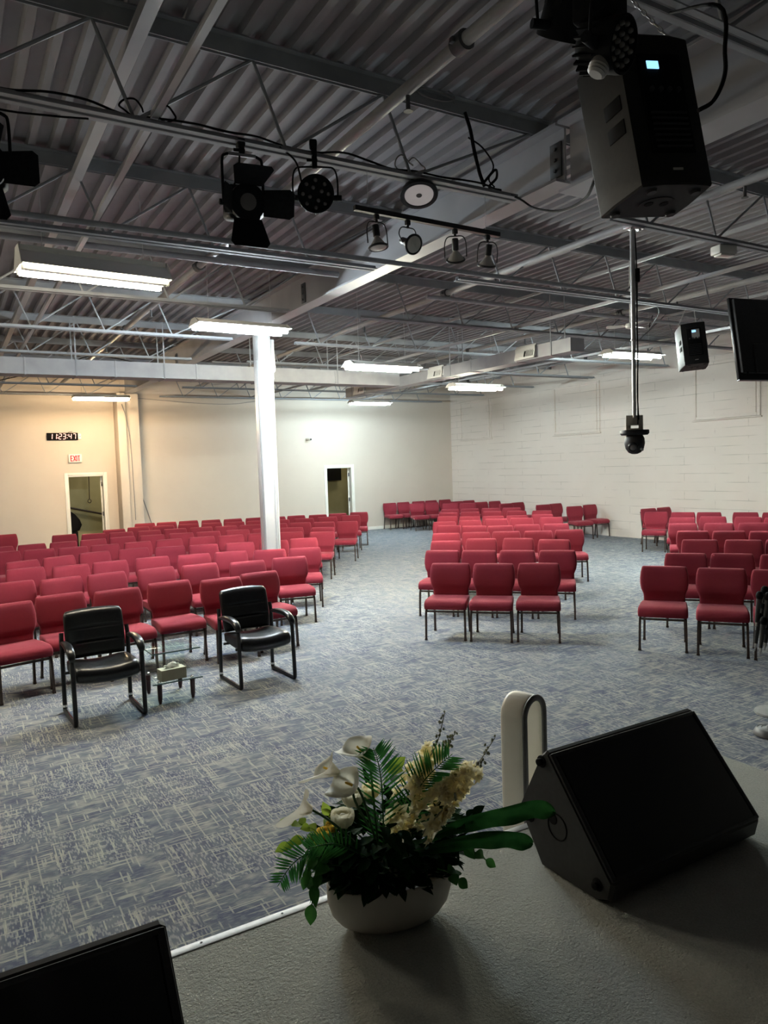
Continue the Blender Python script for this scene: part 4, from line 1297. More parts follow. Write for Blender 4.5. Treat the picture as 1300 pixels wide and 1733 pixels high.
box(b, (0, 0.03, -0.006), (0.155, 0.08, 0.008), bev=0.002)
obj('bracket', b, MT['camgrey'], ptz)
b = BM()
rings = []
for z, k in ((-0.010, 0.97), (-0.016, 1.0), (-0.040, 1.0), (-0.055, 0.90)):
    rings.append([(x*k, y*k, z) for x, y in superring(0.122, 0.095, 28, 3.0)])
loft(b, rings)
obj('base', b, MT['blackplastic'], ptz)
b = BM()
lathe(b, [(0.070, -0.055), (0.086, -0.085), (0.090, -0.13), (0.080, -0.175), (0.055, -0.210), (0.025, -0.224), (0.001, -0.226)], Matrix.Diagonal((1, 0.92, 1, 1)), 30)
obj('camera_head', b, MT['blackplastic'], ptz)
b = BM()
M = axis_m((-0.030, -0.045, -0.155), (-0.35, -0.9, -0.35))
lathe(b, [(0.045, 0), (0.043, 0.035), (0.036, 0.042), (0.034, 0.036), (0.001, 0.034)], M, 24)
ln = obj('lens_barrel', b, MT['blackmetal'], ptz)
b = BM(); lathe(b, [(0.028, 0.035), (0.02, 0.041), (0.001, 0.044)], M, 20); obj('lens', b, MT['lens'], ln)
b = BM(); box(b, (0.042, -0.062, -0.185), (0.035, 0.008, 0.020), Euler((0.5, 0.6, 0.2)).to_matrix(), bev=0.003); obj('label_plate', b, MT['bulb'], ptz)

# emergency light, ceiling fan, small wall camera
q = ony(1225, 427, 4.56)
em = thing('emergency_light', 'small white box light under the second joist right of the camera pole', 'light', (q.x, q.y, 3.955), (0, 0, R(-12)))
b = BM(); box(b, (0, 0, 0.022), (0.21, 0.13, 0.085), bev=0.012); obj('housing', b, MT['white'], em)
b = BM(); box(b, (0, -0.01, -0.028), (0.17, 0.10, 0.02), bev=0.008); obj('diffuser', b, MT['trimw'], em)
b = BM(); box(b, (0, 0, 0.07), (0.06, 0.05, 0.02)); obj('mount', b, MT['galv'], em)
q = onz(1067, 551, 3.78)
fn = thing('ceiling_fan', 'white three-blade ceiling fan behind the camera pole', 'ceiling fan', (q.x, q.y, 3.78), (0, 0, R(3)))
b = BM(); lathe(b, [(0.02, 0.035), (0.062, 0.025), (0.07, 0.0), (0.062, -0.03), (0.03, -0.042), (0.001, -0.043)], None, 24); obj('motor', b, MT['white'], fn)
b = BM(); cyl(b, (0, 0, 0.03), (0, 0, 0.86), 0.010, 10); obj('rod', b, MT['white'], fn)
for k in range(3):
    M = Euler((0, 0, R(5+120*k))).to_matrix()
    b = BM()
    tw = Euler((R(12), 0, 0)).to_matrix()
    rings = []
    for u, wd in ((0.06, 0.015), (0.085, 0.038), (0.12, 0.046), (0.25, 0.053), (0.295, 0.048), (0.312, 0.022)):
        rings.append([M @ (Vector((u, 0, 0)) + tw @ Vector((0, yy, zz))) for yy, zz in ((-wd, -0.004), (wd, -0.004), (wd, 0.004), (-wd, 0.004))])
    loft(b, rings)
    obj('blade', b, MT['white'], fn)
q = ony(521, 743, WY)
wc = thing('security_camera', 'tiny white security camera on the back wall above the second doorway', 'camera', (q.x, WY, q.z), (0, 0, R(-12)))
b = BM(); lathe(b, [(0.05, 0), (0.048, 0.02), (0.02, 0.035), (0.018, 0.07)], axis_m((-0.03, 0, 0.0), (0, -1, 0)), 18); obj('mount', b, MT['white'], wc)
b = BM(); lathe(b, [(0.036, 0), (0.042, 0.01), (0.042, 0.12), (0.038, 0.13)], axis_m((-0.02, -0.06, 0.0), (0.6, -0.8, -0.15)), 18); obj('camera_body', b, MT['white'], wc)
b = BM(); lathe(b, [(0.032, 0.128), (0.030, 0.134), (0.001, 0.134)], axis_m((-0.02, -0.06, 0.0), (0.6, -0.8, -0.15)), 16); obj('lens', b, MT['void'], wc)

# ================================================================== clock and exit sign
ck = thing('digital_clock', 'long black digital wall clock reading 11:23:47 in red digits', 'clock', (2.60, WY, 3.022))
b = BM(); box(b, (0, -0.025, 0), (0.73, 0.05, 0.185), bev=0.004); obj('case', b, MT['void'], ck)
b = BM()
box(b, (0.405, -0.018, 0.0), (0.075, 0.036, 0.15), bev=0.012); obj('end_bracket', b, MT['white'], ck)
b = BM(); box(b, (0.415, -0.039, 0.0), (0.03, 0.006, 0.012)); tube(b, smooth_pts([(0.13, -0.03, 0.095), (0.17, -0.05, 0.115), (0.21, -0.03, 0.118), (0.24, -0.03, 0.122)], 4), 0.006, 6); obj('clip', b, MT['plate'], ck)
SEG = {'0': 'abcdef', '1': 'bc', '2': 'abged', '3': 'abgcd', '4': 'fgbc', '7': 'abc'}
W7, H7, T7 = 0.060, 0.130, 0.016
def digit(b, cx, ch):
    sl = 0.10
    for s in SEG[ch]:
        hx, hz = W7/2, H7/2
        if s in 'agd':
            z = {'a': hz, 'g': 0, 'd': -hz}[s]
            box(b, (cx+z*sl, -0.052, z), (W7-0.008, 0.004, T7))
        else:
            x = hx if s in 'bc' else -hx
            z = hz/2 if s in 'bf' else -hz/2
            box(b, (cx+x+z*sl, -0.052, z), (T7, 0.004, hz-0.008), Euler((0, sl, 0)).to_matrix())
b = BM()
for cx, ch in ((-0.272, '1'), (-0.172, '1'), (-0.055, '2'), (0.038, '3'), (0.175, '4'), (0.278, '7')):
    digit(b, cx, ch)
obj('digits', b, MT['led_red'], ck)
b = BM()
for cx in (-0.113, 0.108):
    for z in (-0.035, 0.035):
        box(b, (cx+z*0.1, -0.052, z), (0.016, 0.004, 0.016))
obj('colon', b, MT['led_red'], ck)
ex = thing('exit_sign', 'white sign reading EXIT in red letters over the open doorway', 'exit sign', (2.868, WY, 2.462))
b = BM(); box(b, (0, -0.03, 0), (0.315, 0.06, 0.205), bev=0.004); obj('case', b, MT['white'], ex)
b = BM()
def bar(x0, z0, x1, z1, w=0.024):
    v = Vector((x1-x0, 0, z1-z0))
    a = -math.atan2(v.z, v.x)
    box(b, ((x0+x1)/2, -0.0615, (z0+z1)/2), (v.length, 0.004, w), Euler((0, a, 0)).to_matrix())
hh = 0.072
bar(-0.105, -hh, -0.105, hh); bar(-0.105, hh-0.008, -0.060, hh-0.008); bar(-0.105, 0, -0.065, 0); bar(-0.105, -hh+0.008, -0.060, -hh+0.008)
bar(-0.045, -hh, 0.015, hh); bar(-0.045, hh, 0.015, -hh)
bar(0.038, -hh, 0.038, hh)
bar(0.086, -hh, 0.086, hh); bar(0.058, hh-0.008, 0.114, hh-0.008)
obj('letters', b, MT['exit_red'], ex)

# ================================================================== loose cables
def cable(pts, r, label, m='cable', n=6):
    b = BM(); tube(b, smooth_pts(pts, n), r, 6)
    return tag(obj('cable', b, MT[m]), label, 'cable')
cable([(2.98, 2.32, 4.03), at(1217, 10, 2.55), at(1227, 90, 2.45), at(1226, 130, 2.40), at(1208, 170, 2.35), at(1182, 187, 2.33)], 0.007, 'black cable looping down to the back of the large loudspeaker')
cable([(3.86, 4.5, 4.07), at(882, 338, 5.6), at(905, 352, 5.5), at(945, 357, 5.0), at(985, 340, 4.2), at(1008, 300, 3.5), (2.62, 2.25, 3.65)], 0.008, 'black cable sagging from the end of the second joist to the large loudspeaker')
def on_chord(px, py, dz=0.02, dy=0.0):
    p = ony(px, py, JY+dy)
    return Vector((p.x, p.y, 4.065+dz))
cable([Vector((x, JY-0.02+0.03*math.sin(x*7), 4.075+0.012*math.sin(x*11))) for x in [-0.6+0.2*k for k in range(23)]], 0.007, 'black cable lying along the bottom chord of the second joist')
cable([Vector((1.0+0.11*math.cos(a*1.0)+0.03*a, JY+0.02*math.sin(3*a), 4.10+0.055*math.sin(a))) for a in [k*0.7 for k in range(16)]], 0.006, 'coiled black cable on the second joist above the first lamps')
cable([(0.10, 4.46, 4.08), (0.16, 4.44, 3.98), (0.35, 4.42, 3.93), (0.62, 4.42, 3.95), (0.80, 4.45, 3.985)], 0.006, 'black cable hanging in a slack loop beside the edge stage lamp')
cable([(0.22, 4.46, 4.06), (0.25, 4.44, 3.9), (0.33, 4.5, 3.75)], 0.007, 'short black lead of the edge stage lamp')
cable([(1.68, 4.46, 3.95), (1.67, 4.46, 3.86), (1.65, 4.52, 3.76)], 0.006, 'short black lead of the barn-door lamp')
cable([(1.95, 4.46, 4.05), (2.05, 4.45, 3.98), (2.09, 4.46, 3.88), (2.12, 4.5, 3.80)], 0.006, 'short black lead of the round LED lamp')
cable([Vector((2.88+0.10*math.cos(a)+0.016*a, JY+0.03*math.sin(2*a), 4.12+0.05*math.sin(a))) for a in [k*0.7 for k in range(14)]], 0.005, 'coiled grey cable on the second joist above the downlight', 'greycable')
q0 = ony(800, 195, 4.44)
cable([Vector((3.16+0.16*math.cos(a), 4.425, 4.60+0.04*math.sin(a)+0.006*a)) for a in [k*0.6 for k in range(13)]], 0.006, 'loop of grey cable on the top chord of the second joist', 'greycable')
cable([(3.42, 4.44, 4.56), (3.45, 4.42, 4.44), (3.50, 4.44, 4.30), (3.56, 4.46, 4.16), (3.62, 4.48, 4.08)], 0.014, 'thick bundle of black cables tied below the second joist by the beam')
cable([(3.46, 4.46, 4.40), (3.56, 4.42, 4.33), (3.66, 4.42, 4.22), (3.63, 4.44, 4.12), (3.70, 4.46, 4.08)], 0.006, 'thin black cable curling out of the bundle by the beam')
cable([(3.60, 4.46, 4.10), (3.66, 4.4, 4.18), (3.72, 4.46, 4.15), (3.68, 4.5, 4.09), (3.78, 4.48, 4.075)], 0.010, 'knot of black plugs on the end of the second joist')
cable([onz(0, 650, 3.95)+Vector((-0.3, 0, 0)), onz(100, 622, 4.05), onz(170, 600, 4.05)+Vector((0, 0.2, 0)), onz(300, 630, 4.0)], 0.008, 'black wire draped over the joists above the air duct')
cable([(10.9, 8.9, 4.5), (10.2, 8.4, 4.16), (9.2, 7.4, 4.14), (8.2, 6.7, 4.07)], 0.007, 'thin dark wire running under the deck to the third joist')
cable([ony(205, 684, WY-0.5)+Vector((0, -0.06, 0)), ony(212, 705, WY-0.5)+Vector((0, -0.06, 0)), ony(221, 750, WY-0.42), ony(226, 820, WY-0.42), ony(230, 880, WY-0.42)], 0.010, 'thin wire running down the front of the boxed pilaster', 'greycable')
cable([ony(240, 838, WY-0.010), ony(247, 858, WY-0.010), ony(256, 884, WY-0.010), ony(262, 905, WY-0.010)], 0.012, 'grey cable slanting off the pilaster toward the floor', 'greycable')
cable([ony(232, 674, WY-0.008), ony(330, 682, WY-0.008), ony(390, 684, WY-0.008), ony(440, 678, WY-0.008)], 0.008, 'thin wire sagging under the ninth joist beside the pilaster', 'greycable')

# ================================================================== floor monitors on the stage
def wedge(x0, L, dy, label, tilt=0.0):
    t = thing('floor_monitor', label, 'loudspeaker', (x0+L/2, 1.72+dy, STZ), (0, 0, 0), 'floor monitor loudspeakers')
    pf = [(0.088, 0.0), (-0.155, 0.0), (-0.205, 0.022), (-0.218, 0.075), (0.052, 0.396), (0.064, 0.399), (0.082, 0.384), (0.104, 0.345), (0.198, 0.165)]
    b = BM()
    rings = []
    cy, cz = 0.0, 0.17
    for x, k in ((-L/2, 0.965), (-L/2+0.012, 1.0), (L/2-0.012, 1.0), (L/2, 0.965)):
        rings.append([(x, cy+(p[0]-cy)*k, max(0.0, cz+(p[1]-cz)*k)) for p in pf])
    loft(b, rings)
    obj('cabinet', b, MT['greyplastic'], t, ang=25)
    # sloping grille
    a, c = Vector((0, -0.214, 0.083)), Vector((0, 0.046, 0.391))
    n = Vector((0, -(c-a).z, (c-a).y)).normalized()
    mid = (a+c)/2
    ang = math.atan2((c-a).z, (c-a).y)
    M = Euler((ang, 0, 0)).to_matrix()
    b = BM(); box(b, mid+n*0.001, (L-0.05, (c-a).length-0.02, 0.012), M, bev=0.005)
    g_ = obj('grille', b, MT['grille'], t)
    b = BM()
    hl = (c-a).length/2
    for s in (-1, 1):
        box(b, mid+n*0.001+Vector((s*(L/2-0.013), 0, 0)), (0.018, hl*2, 0.012), M, bev=0.004)
        box(b, mid+n*0.001+M @ Vector((0, s*(hl-0.006), 0)), (L-0.02, 0.014, 0.012), M, bev=0.004)
    obj('frame', b, MT['blackplastic'], t)
    for s in (-1,):
        for (y, z) in ((0.078, 0.360), (-0.160, 0.055), (0.140, 0.150)):
            q = axis_m((s*(L/2-0.004), y, z), (s, 0, 0))
            b = BM(); lathe(b, [(0.020, 0), (0.020, 0.006), (0.012, 0.008), (0.012, 0.020), (0.008, 0.022), (0.001, 0.022)], q, 16)
            obj('rubber_foot', b, MT['void'], t)
    for s in (-1, 1):
        b = BM()
        q = axis_m((s*L/2, 0.01, 0.165), (s, 0, 0))
        tube(b, [q @ Vector((0.042*math.cos(2*PI*k/28), 0.042*math.sin(2*PI*k/28), 0.0005)) for k in range(28)], 0.0025, 6, closed=True)
        lathe(b, [(0.019, 0.0), (0.018, 0.0025), (0.001, 0.0025)], q @ Matrix.Translation((-0.02, 0.02, 0)), 18)
        obj('pole_cup', b, MT['void'], t)
    return t
wedge(1.635, 0.735, 0.0, 'black wedge-shaped floor monitor on the stage beside the flowers')
wedge(-0.39, 0.735, -0.215, 'black floor monitor cut by the lower corner of the view')

# ================================================================== bladeless tower fan
q = onz(874, 1180, 1.05)
tf = thing('tower_fan', 'white loop-shaped bladeless tower fan standing behind the flowers and the floor monitor', 'fan', (q.x+0.03, max(q.y, 2.24), 0), (0, 0, R(16)))
b = BM(); lathe(b, [(0.10, 0), (0.105, 0.01), (0.100, 0.06), (0.095, 0.30), (0.090, 0.36), (0.080, 0.37)], None, 36); obj('base', b, MT['fanwhite'], tf)
path = [(-0.072, 0.34)] + [(-0.072, 0.34+0.64*k/8) for k in range(1, 9)] + [(0.072*math.cos(PI-PI*k/14), 0.98+0.072*math.sin(PI-PI*k/14)) for k in range(1, 14)] + [(0.072, 0.98-0.64*k/8) for k in range(0, 9)]
b = BM()
rings = []
for i, (x, z) in enumerate(path):
    a, c = path[max(i-1, 0)], path[min(i+1, len(path)-1)]
    tx_, tz_ = c[0]-a[0], c[1]-a[1]
    l_ = math.hypot(tx_, tz_)
    nx_, nz_ = -tz_/l_, tx_/l_
    rings.append([(x+nx_*u, v, z+nz_*u) for u, v in superring(0.012, 0.055, 20, 3.0)])
loft(b, rings)
lp = obj('air_loop', b, MT['fanwhite'], tf, ang=50)
b = BM()
rings = []
for i, (x, z) in enumerate(path):
    a, c = path[max(i-1, 0)], path[min(i+1, len(path)-1)]
    tx_, tz_ = c[0]-a[0], c[1]-a[1]
    l_ = math.hypot(tx_, tz_)
    nx_, nz_ = -tz_/l_, tx_/l_
    rings.append([(x+nx_*u, -0.057+v, z+nz_*u) for u, v in superring(0.0135, 0.008, 12, 2.6)])
loft(b, rings)
obj('front_rim', b, MT['micgrey'], lp, ang=50)

# ================================================================== flower arrangement
FC = Vector((1.062, 1.835, STZ))
fa = thing('flower_arrangement', 'flower arrangement with white calla lilies and palm fronds in an oval bowl on the stage', 'flower arrangement', FC)
INV = Matrix.Translation(-FC)
def L_(v):
    return Vector(v) - FC
FD = 2.11
def fp(px, py, dd=0.0):
    return L_(at(px, py, FD+dd))
rot = Matrix.Rotation(R(-15.6), 3, 'Z')
b = BM()
rings = []
for z, a, c in ((0.0, 0.105, 0.058), (0.004, 0.125, 0.068), (0.022, 0.155, 0.083), (0.05, 0.177, 0.095), (0.09, 0.189, 0.102), (0.138, 0.190, 0.103), (0.143, 0.187, 0.100), (0.138, 0.182, 0.095), (0.10, 0.178, 0.09)):
    rings.append([rot @ Vector((a*math.cos(2*PI*k/48), c*math.sin(2*PI*k/48), z)) for k in range(48)])
loft(b, rings)
obj('bowl', b, MT['ceramic'], fa, ang=50)

def leaf(b, p, d, up, ln, w, curl=0.3, n=7, fold=0.25, tipw=0.0, wav=0.0, shape=0.8):
    p = Vector(p); d = Vector(d).normalized()
    up = Vector(up); up = (up - d*up.dot(d)).normalized()
    sd = d.cross(up)
    rows = []
    pos = p.copy(); dr = d.copy()
    for i in range(n+1):
        u = i/n
        ww = w*(math.sin(PI*min(1, u**shape*0.97+0.03)))*(1-0.12*u) + tipw*u
        wob = wav*math.sin(u*14)
        nrm = sd.cross(dr).normalized()
        rows.append((b.verts.new(pos - sd*ww + nrm*(fold*ww+wob)), b.verts.new(pos), b.verts.new(pos + sd*ww + nrm*(fold*ww-wob))))
        dr = (dr - up*curl/n).normalized()
        pos = pos + dr*ln/n
    for i in range(n):
        for j in range(2):
            b.faces.new((rows[i][j], rows[i][j+1], rows[i+1][j+1], rows[i+1][j]))

rng = random.Random(11)
# dark mass of leaves rising out of the bowl
b = BM()
for k in range(560):
    a = rng.uniform(0, 2*PI); rr = math.sqrt(rng.random())
    base = rot @ Vector((0.15*rr*math.cos(a), 0.085*rr*math.sin(a), 0.125+0.03*rng.random()))
    h = rng.uniform(0.0, 0.25)*(1-0.50*rr)
    base = base + Vector((0, 0, h)) + (rot @ Vector((math.cos(a)*1.25, math.sin(a), 0)))*h*0.35
    d = (rot @ Vector((math.cos(a)*1.1, math.sin(a), 0)))*rng.uniform(0.4, 1.2) + Vector((rng.uniform(-.4, .4), rng.uniform(-.4, .4), rng.uniform(-0.12 if h < 0.05 else -0.5, 0.9)))
    leaf(b, base, d, (rng.uniform(-.4, .4), rng.uniform(-.4, .4), 1), rng.uniform(0.05, 0.085), rng.uniform(0.013, 0.024), rng.uniform(0.1, 0.7))
o = obj('foliage', b, MT['leafdark'], fa, ang=80, kind='stuff')
b = BM()
for k in range(26):
    a = rng.uniform(0, 2*PI)
    base = rot @ Vector((0.15*math.cos(a), 0.085*math.sin(a), 0.13+0.12*rng.random()))
    d = (rot @ Vector((math.cos(a)*1.2, math.sin(a), 0))) + Vector((0, 0, rng.uniform(-0.5, 0.5)))
    leaf(b, base, d, (0, 0, 1), rng.uniform(0.045, 0.065), rng.uniform(0.010, 0.016), rng.uniform(0.2, 0.8))
obj('foliage', b, MT['leafdark'], fa, ang=80, kind='stuff')

def sprig(pts, m, leaves, name='leaf_sprig', lw=0.018, ll=0.05, seed=1):
    r = random.Random(seed)
    P = smooth_pts(pts, 5)
    b = BM(); tube(b, P, 0.0016, 5)
    n = len(P)
    for k in range(leaves):
        i = min(n-1, int((0.25+0.75*(k+1)/leaves)*(n-1)))
        tg = (P[i]-P[i-1]).normalized()
        sd = tg.cross(Vector((0, 0, 1))).normalized() * (1 if k % 2 else -1)
        d = sd*r.uniform(0.5, 1.0)+tg*r.uniform(0.3, 0.9)+Vector((0, 0, r.uniform(-0.3, 0.3)))
        if k == leaves-1:
            d = tg
        leaf(b, P[i], d, (-0.45, -0.6, 0.7), ll*r.uniform(0.8, 1.15), lw*r.uniform(0.85, 1.15), r.uniform(0.0, 0.4))
    return obj(name, b, MT[m], fa, ang=80)
sprig([fp(590, 1440, -.02), fp(545, 1425, -.02), fp(508, 1420, 0), fp(490, 1428, 0)], 'leaflime', 6, lw=0.014, ll=0.042, seed=2)
sprig([fp(585, 1430, .03), fp(545, 1412, .04), fp(520, 1398, .05), fp(498, 1392, .05)], 'leaflime', 6, lw=0.014, ll=0.040, seed=3)
sprig([fp(580, 1420, .05), fp(565, 1400, .06), fp(556, 1380, .06)], 'leaflime', 4, lw=0.014, ll=0.042, seed=4)
sprig([fp(640, 1340, .08), fp(660, 1310, .09), fp(668, 1300, .09)], 'leaflime', 3, lw=0.020, ll=0.05, seed=14)
sprig([fp(600, 1470, -.06), fp(555, 1465, -.08), fp(533, 1490, -.09), fp(528, 1530, -.09)], 'leafmid', 7, lw=0.017, ll=0.055, seed=5)
sprig([fp(600, 1450, -.04), fp(560, 1445, -.06), fp(530, 1455, -.07), fp(520, 1480, -.07)], 'leafmid', 6, lw=0.015, ll=0.050, seed=6)
sprig([fp(740, 1430, -.02), fp(775, 1432, -.03), fp(800, 1440, -.03), fp(822, 1455, -.03)], 'leafmid', 6, lw=0.016, ll=0.045, seed=7)
sprig([fp(740, 1410, .0), fp(775, 1395, .0), fp(800, 1378, .0)], 'leafdark', 6, lw=0.015, ll=0.043, seed=8)
sprig([fp(700, 1400, .0), fp(730, 1380, .0), fp(745, 1362, .0)], 'leafdark', 6, lw=0.016, ll=0.043, seed=9)
sprig([fp(740, 1470, -.05), fp(762, 1478, -.06), fp(775, 1488, -.06)], 'leafmid', 4, lw=0.018, ll=0.04, seed=10)

def palm(pts, n, ln, seed, wid=0.0034, up=(0, -0.3, 1), droop=0.5):
    r = random.Random(seed)
    P = smooth_pts(pts, 8)
    b = BM(); tube(b, P, [0.003-0.002*i/len(P) for i in range(len(P))], 5)
    m = len(P)
    view = Vector((-0.48, -0.83, 0.25))
    for k in range(n):
        u = 0.16+0.80*k/(n-1)
        i = min(m-2, int(u*(m-1)))
        tg = (P[i+1]-P[i]).normalized()
        sd = tg.cross(view).normalized()
        l = ln*(0.55+0.75*math.sin(PI*min(1, u*0.88+0.10)))*r.uniform(0.9, 1.1)
        for s in (-1, 1):
            d = sd*s*(1.0-0.22*u) + tg*(0.5+0.25*u) + Vector((r.uniform(-.06, .06), r.uniform(-.06, .06), 0.08))
            leaf(b, P[i], d, view, l, wid, r.uniform(0.0, droop)*0.5, n=5, fold=0.5)
    return obj('palm_frond', b, MT['palm'], fa, ang=80)
palm([fp(650, 1470, .02), fp(649, 1400, .0), fp(646, 1330, -.02), fp(640, 1290, -.03), fp(632, 1266, -.05)], 24, 0.070, 21)
palm([fp(670, 1440, .04), fp(690, 1375, .02), fp(712, 1330, .0), fp(738, 1300, -.02), fp(766, 1276, -.03)], 24, 0.068, 22)
palm([fp(600, 1450, -.02), fp(560, 1438, -.05), fp(520, 1445, -.07), fp(492, 1466, -.08), fp(470, 1500, -.08)], 22, 0.050, 23)
palm([fp(620, 1450, -.05), fp(575, 1430, -.09), fp(545, 1430, -.10), fp(520, 1437, -.11)], 16, 0.042, 24)

def calla(stem, mouth, tip, seed, sc=1.0):
    """stem: points up to the base of the spathe, mouth: centre of the opening, tip: the drawn-out point"""
    S_ = [Vector(p) for p in stem]
    b = BM(); tube(b, smooth_pts(S_, 6), 0.0036, 7)
    st = obj('calla_lily', b, MT['stem'], fa, ang=60)
    base, mouth, tip = S_[-1], Vector(mouth), Vector(tip)
    ax = (mouth-base).normalized()
    L = (mouth-base).length
    tv_ = tip-mouth
    tv_ = tv_ - ax*tv_.dot(ax)*0.0
    e1 = (tv_ - ax*tv_.dot(ax))
    e1 = e1.normalized() if e1.length > 1e-4 else ax.orthogonal().normalized()
    e2 = ax.cross(e1)
    b = BM()
    rings = []
    N = 28
    for t_, rr in ((0.0, 0.006), (0.15, 0.009), (0.35, 0.013), (0.6, 0.018), (0.8, 0.023), (0.95, 0.029), (1.05, 0.035), (1.10, 0.040)):
        ring = []
        for k in range(N):
            a = 2*PI*k/N
            c_ = max(0, math.cos(a))**3
            flare = max(0, (t_-0.7)/0.4)
            p = base + ax*L*min(t_, 1.0) + (e1*math.cos(a)+e2*math.sin(a))*rr*sc
            p = p + (tip - (mouth+e1*0.036*sc))*c_*flare**1.4
            p = p - ax*0.012*flare*(math.cos(a) < -0.2)*abs(math.cos(a))*sc
            p = p + ax*0.006*math.sin(3*a)*flare
            ring.append(p)
        rings.append(ring)
    loft(b, rings, cap=False)
    sp = obj('spathe', b, MT['lily'], st, ang=80)
    b = BM(); tube(b, [base+ax*L*0.25, base+ax*L*0.95], [0.004, 0.003], 7); obj('spadix', b, MT['yellow'], st)
calla([fp(640, 1430), fp(632, 1350), fp(627, 1300), fp(624, 1284)], fp(603, 1262, -.02), fp(567, 1270, -.05), 1, 1.25)
calla([fp(635, 1420, -.02), fp(612, 1345, -.04), fp(590, 1318, -.05), fp(574, 1309, -.05)], fp(546, 1298, -.06), fp(505, 1322, -.10), 2, 1.25)
calla([fp(625, 1400, -.05), fp(606, 1366, -.07), fp(598, 1345, -.08), fp(600, 1330, -.07)], fp(584, 1324, -.09), fp(551, 1342, -.12), 3, 1.2)
calla([fp(600, 1425, -.04), fp(572, 1400, -.06), fp(548, 1382, -.07), fp(529, 1371, -.07)], fp(506, 1366, -.07), fp(467, 1396, -.11), 4, 1.25)

def rose(p, r, m='rose', name='rose'):
    p = Vector(p)
    b = BM()
    bmesh.ops.create_uvsphere(b, u_segments=14, v_segments=9, radius=r*0.55)
    for v in b.verts:
        v.co += p
    for layer, (rr, n, tilt) in enumerate(((0.62, 4, 0.15), (0.82, 5, 0.35), (1.0, 6, 0.65))):
        for k in range(n):
            a = 2*PI*k/n + layer*0.5
            M = Matrix.Translation(p) @ Matrix.Rotation(a, 4, 'Z')
            rows = []
            for i in range(5):
                u = i/4
                row = []
                for j in range(5):
                    w = (j/4-0.5)*2*(PI/n)*1.25
                    h = -0.45+1.15*u-0.12*(j/4-0.5)**2*4
                    rad = rr*(0.72+0.28*math.sin(PI*u*0.8)) + tilt*0.25*u*u
                    row.append(b.verts.new(M @ Vector((r*rad*math.cos(w), r*rad*math.sin(w), r*h))))
                rows.append(row)
            for i in range(4):
                for j in range(4):
                    b.faces.new((rows[i][j], rows[i][j+1], rows[i+1][j+1], rows[i+1][j]))
    return obj(name, b, MT[m], fa, ang=70)
rose(fp(597, 1352, -.01), 0.031)
rose(fp(580, 1387, -.02), 0.032)
rose(fp(628, 1340, .04), 0.026, 'spike')
rose(fp(548, 1412, -.02), 0.020, 'yellow', 'yellow_blossom')
rose(fp(562, 1400, .02), 0.018, 'yellow', 'yellow_blossom')

def spike(pts, seed, n, r0, r1):
    r = random.Random(seed)
    P = smooth_pts(pts, 10)
    m = len(P)
    b = BM(); tube(b, P, [0.0028-0.0016*i/m for i in range(m)], 5)
    st = obj('flower_spike', b, MT['bud'], fa)
    b = BM()
    for k in range(n):
        u = 0.02+0.70*k/(n-1)
        i = int(u*(m-1))
        tg = (P[min(i+1, m-1)]-P[i-1 if i else 0]).normalized()
        for q_ in range(2):
            a = rng.uniform(0, 2*PI)
            e = tg.orthogonal().normalized(); f = tg.cross(e)
            out = (e*math.cos(a)+f*math.sin(a))
            c = P[i] + out*(r0*(1-u)+r1*u)*0.75
            ax = (out+tg*0.35).normalized()
            e = ax.orthogonal().normalized(); f = ax.cross(e)
            for j in range(6):
                aa = 2*PI*j/6+a
                d = (e*math.cos(aa)+f*math.sin(aa))+ax*0.45
                leaf(b, c, d, ax, (r0*(1-u)+r1*u)*1.05, (r0*(1-u)+r1*u)*0.36, 0.5, n=4, fold=0.3, shape=0.6)
            for j in range(4):
                aa = 2*PI*j/4+a
                d = (e*math.cos(aa)+f*math.sin(aa))*0.5+ax
                leaf(b, c, d, ax, (r0*(1-u)+r1*u)*0.7, (r0*(1-u)+r1*u)*0.28, -0.3, n=3, fold=0.3, shape=0.6)
    obj('petal', b, MT['spike'], st, ang=80)
    b = BM()
    for k in range(16):
        u = 0.74+0.26*k/15
        p = P[min(m-1, int(u*(m-1)))]
        c = p + Vector((r.uniform(-1, 1), r.uniform(-1, 1), r.uniform(-0.6, 0.8)))*0.010*(1.25-u)*3
        rr = 0.0048*(1.5-u)*1.3
        lathe(b, [(0.001, -rr*1.2), (rr*0.8, -rr*0.5), (rr, 0), (rr*0.7, rr*0.8), (0.001, rr*1.5)], axis_m(c, (r.uniform(-.4, .4), r.uniform(-.4, .4), 1)), 8)
    obj('bud', b, MT['bud'], st)
spike([fp(672, 1400, .03), fp(694, 1335, .03), fp(714, 1300, .03), fp(738, 1262, .03), fp(753, 1206, .03)], 31, 17, 0.040, 0.024)
spike([fp(722, 1385, -.02), fp(748, 1352, -.02), fp(776, 1326, -.02), fp(806, 1296, -.02), fp(838, 1248, -.02)], 32, 17, 0.040, 0.024)
spike([fp(715, 1410, -.04), fp(742, 1378, -.05), fp(762, 1358, -.05), fp(778, 1335, -.05)], 33, 6, 0.026, 0.018)
spike([fp(725, 1310, .08), fp(745, 1275, .08), fp(771, 1241, .08)], 34, 3, 0.016, 0.010)

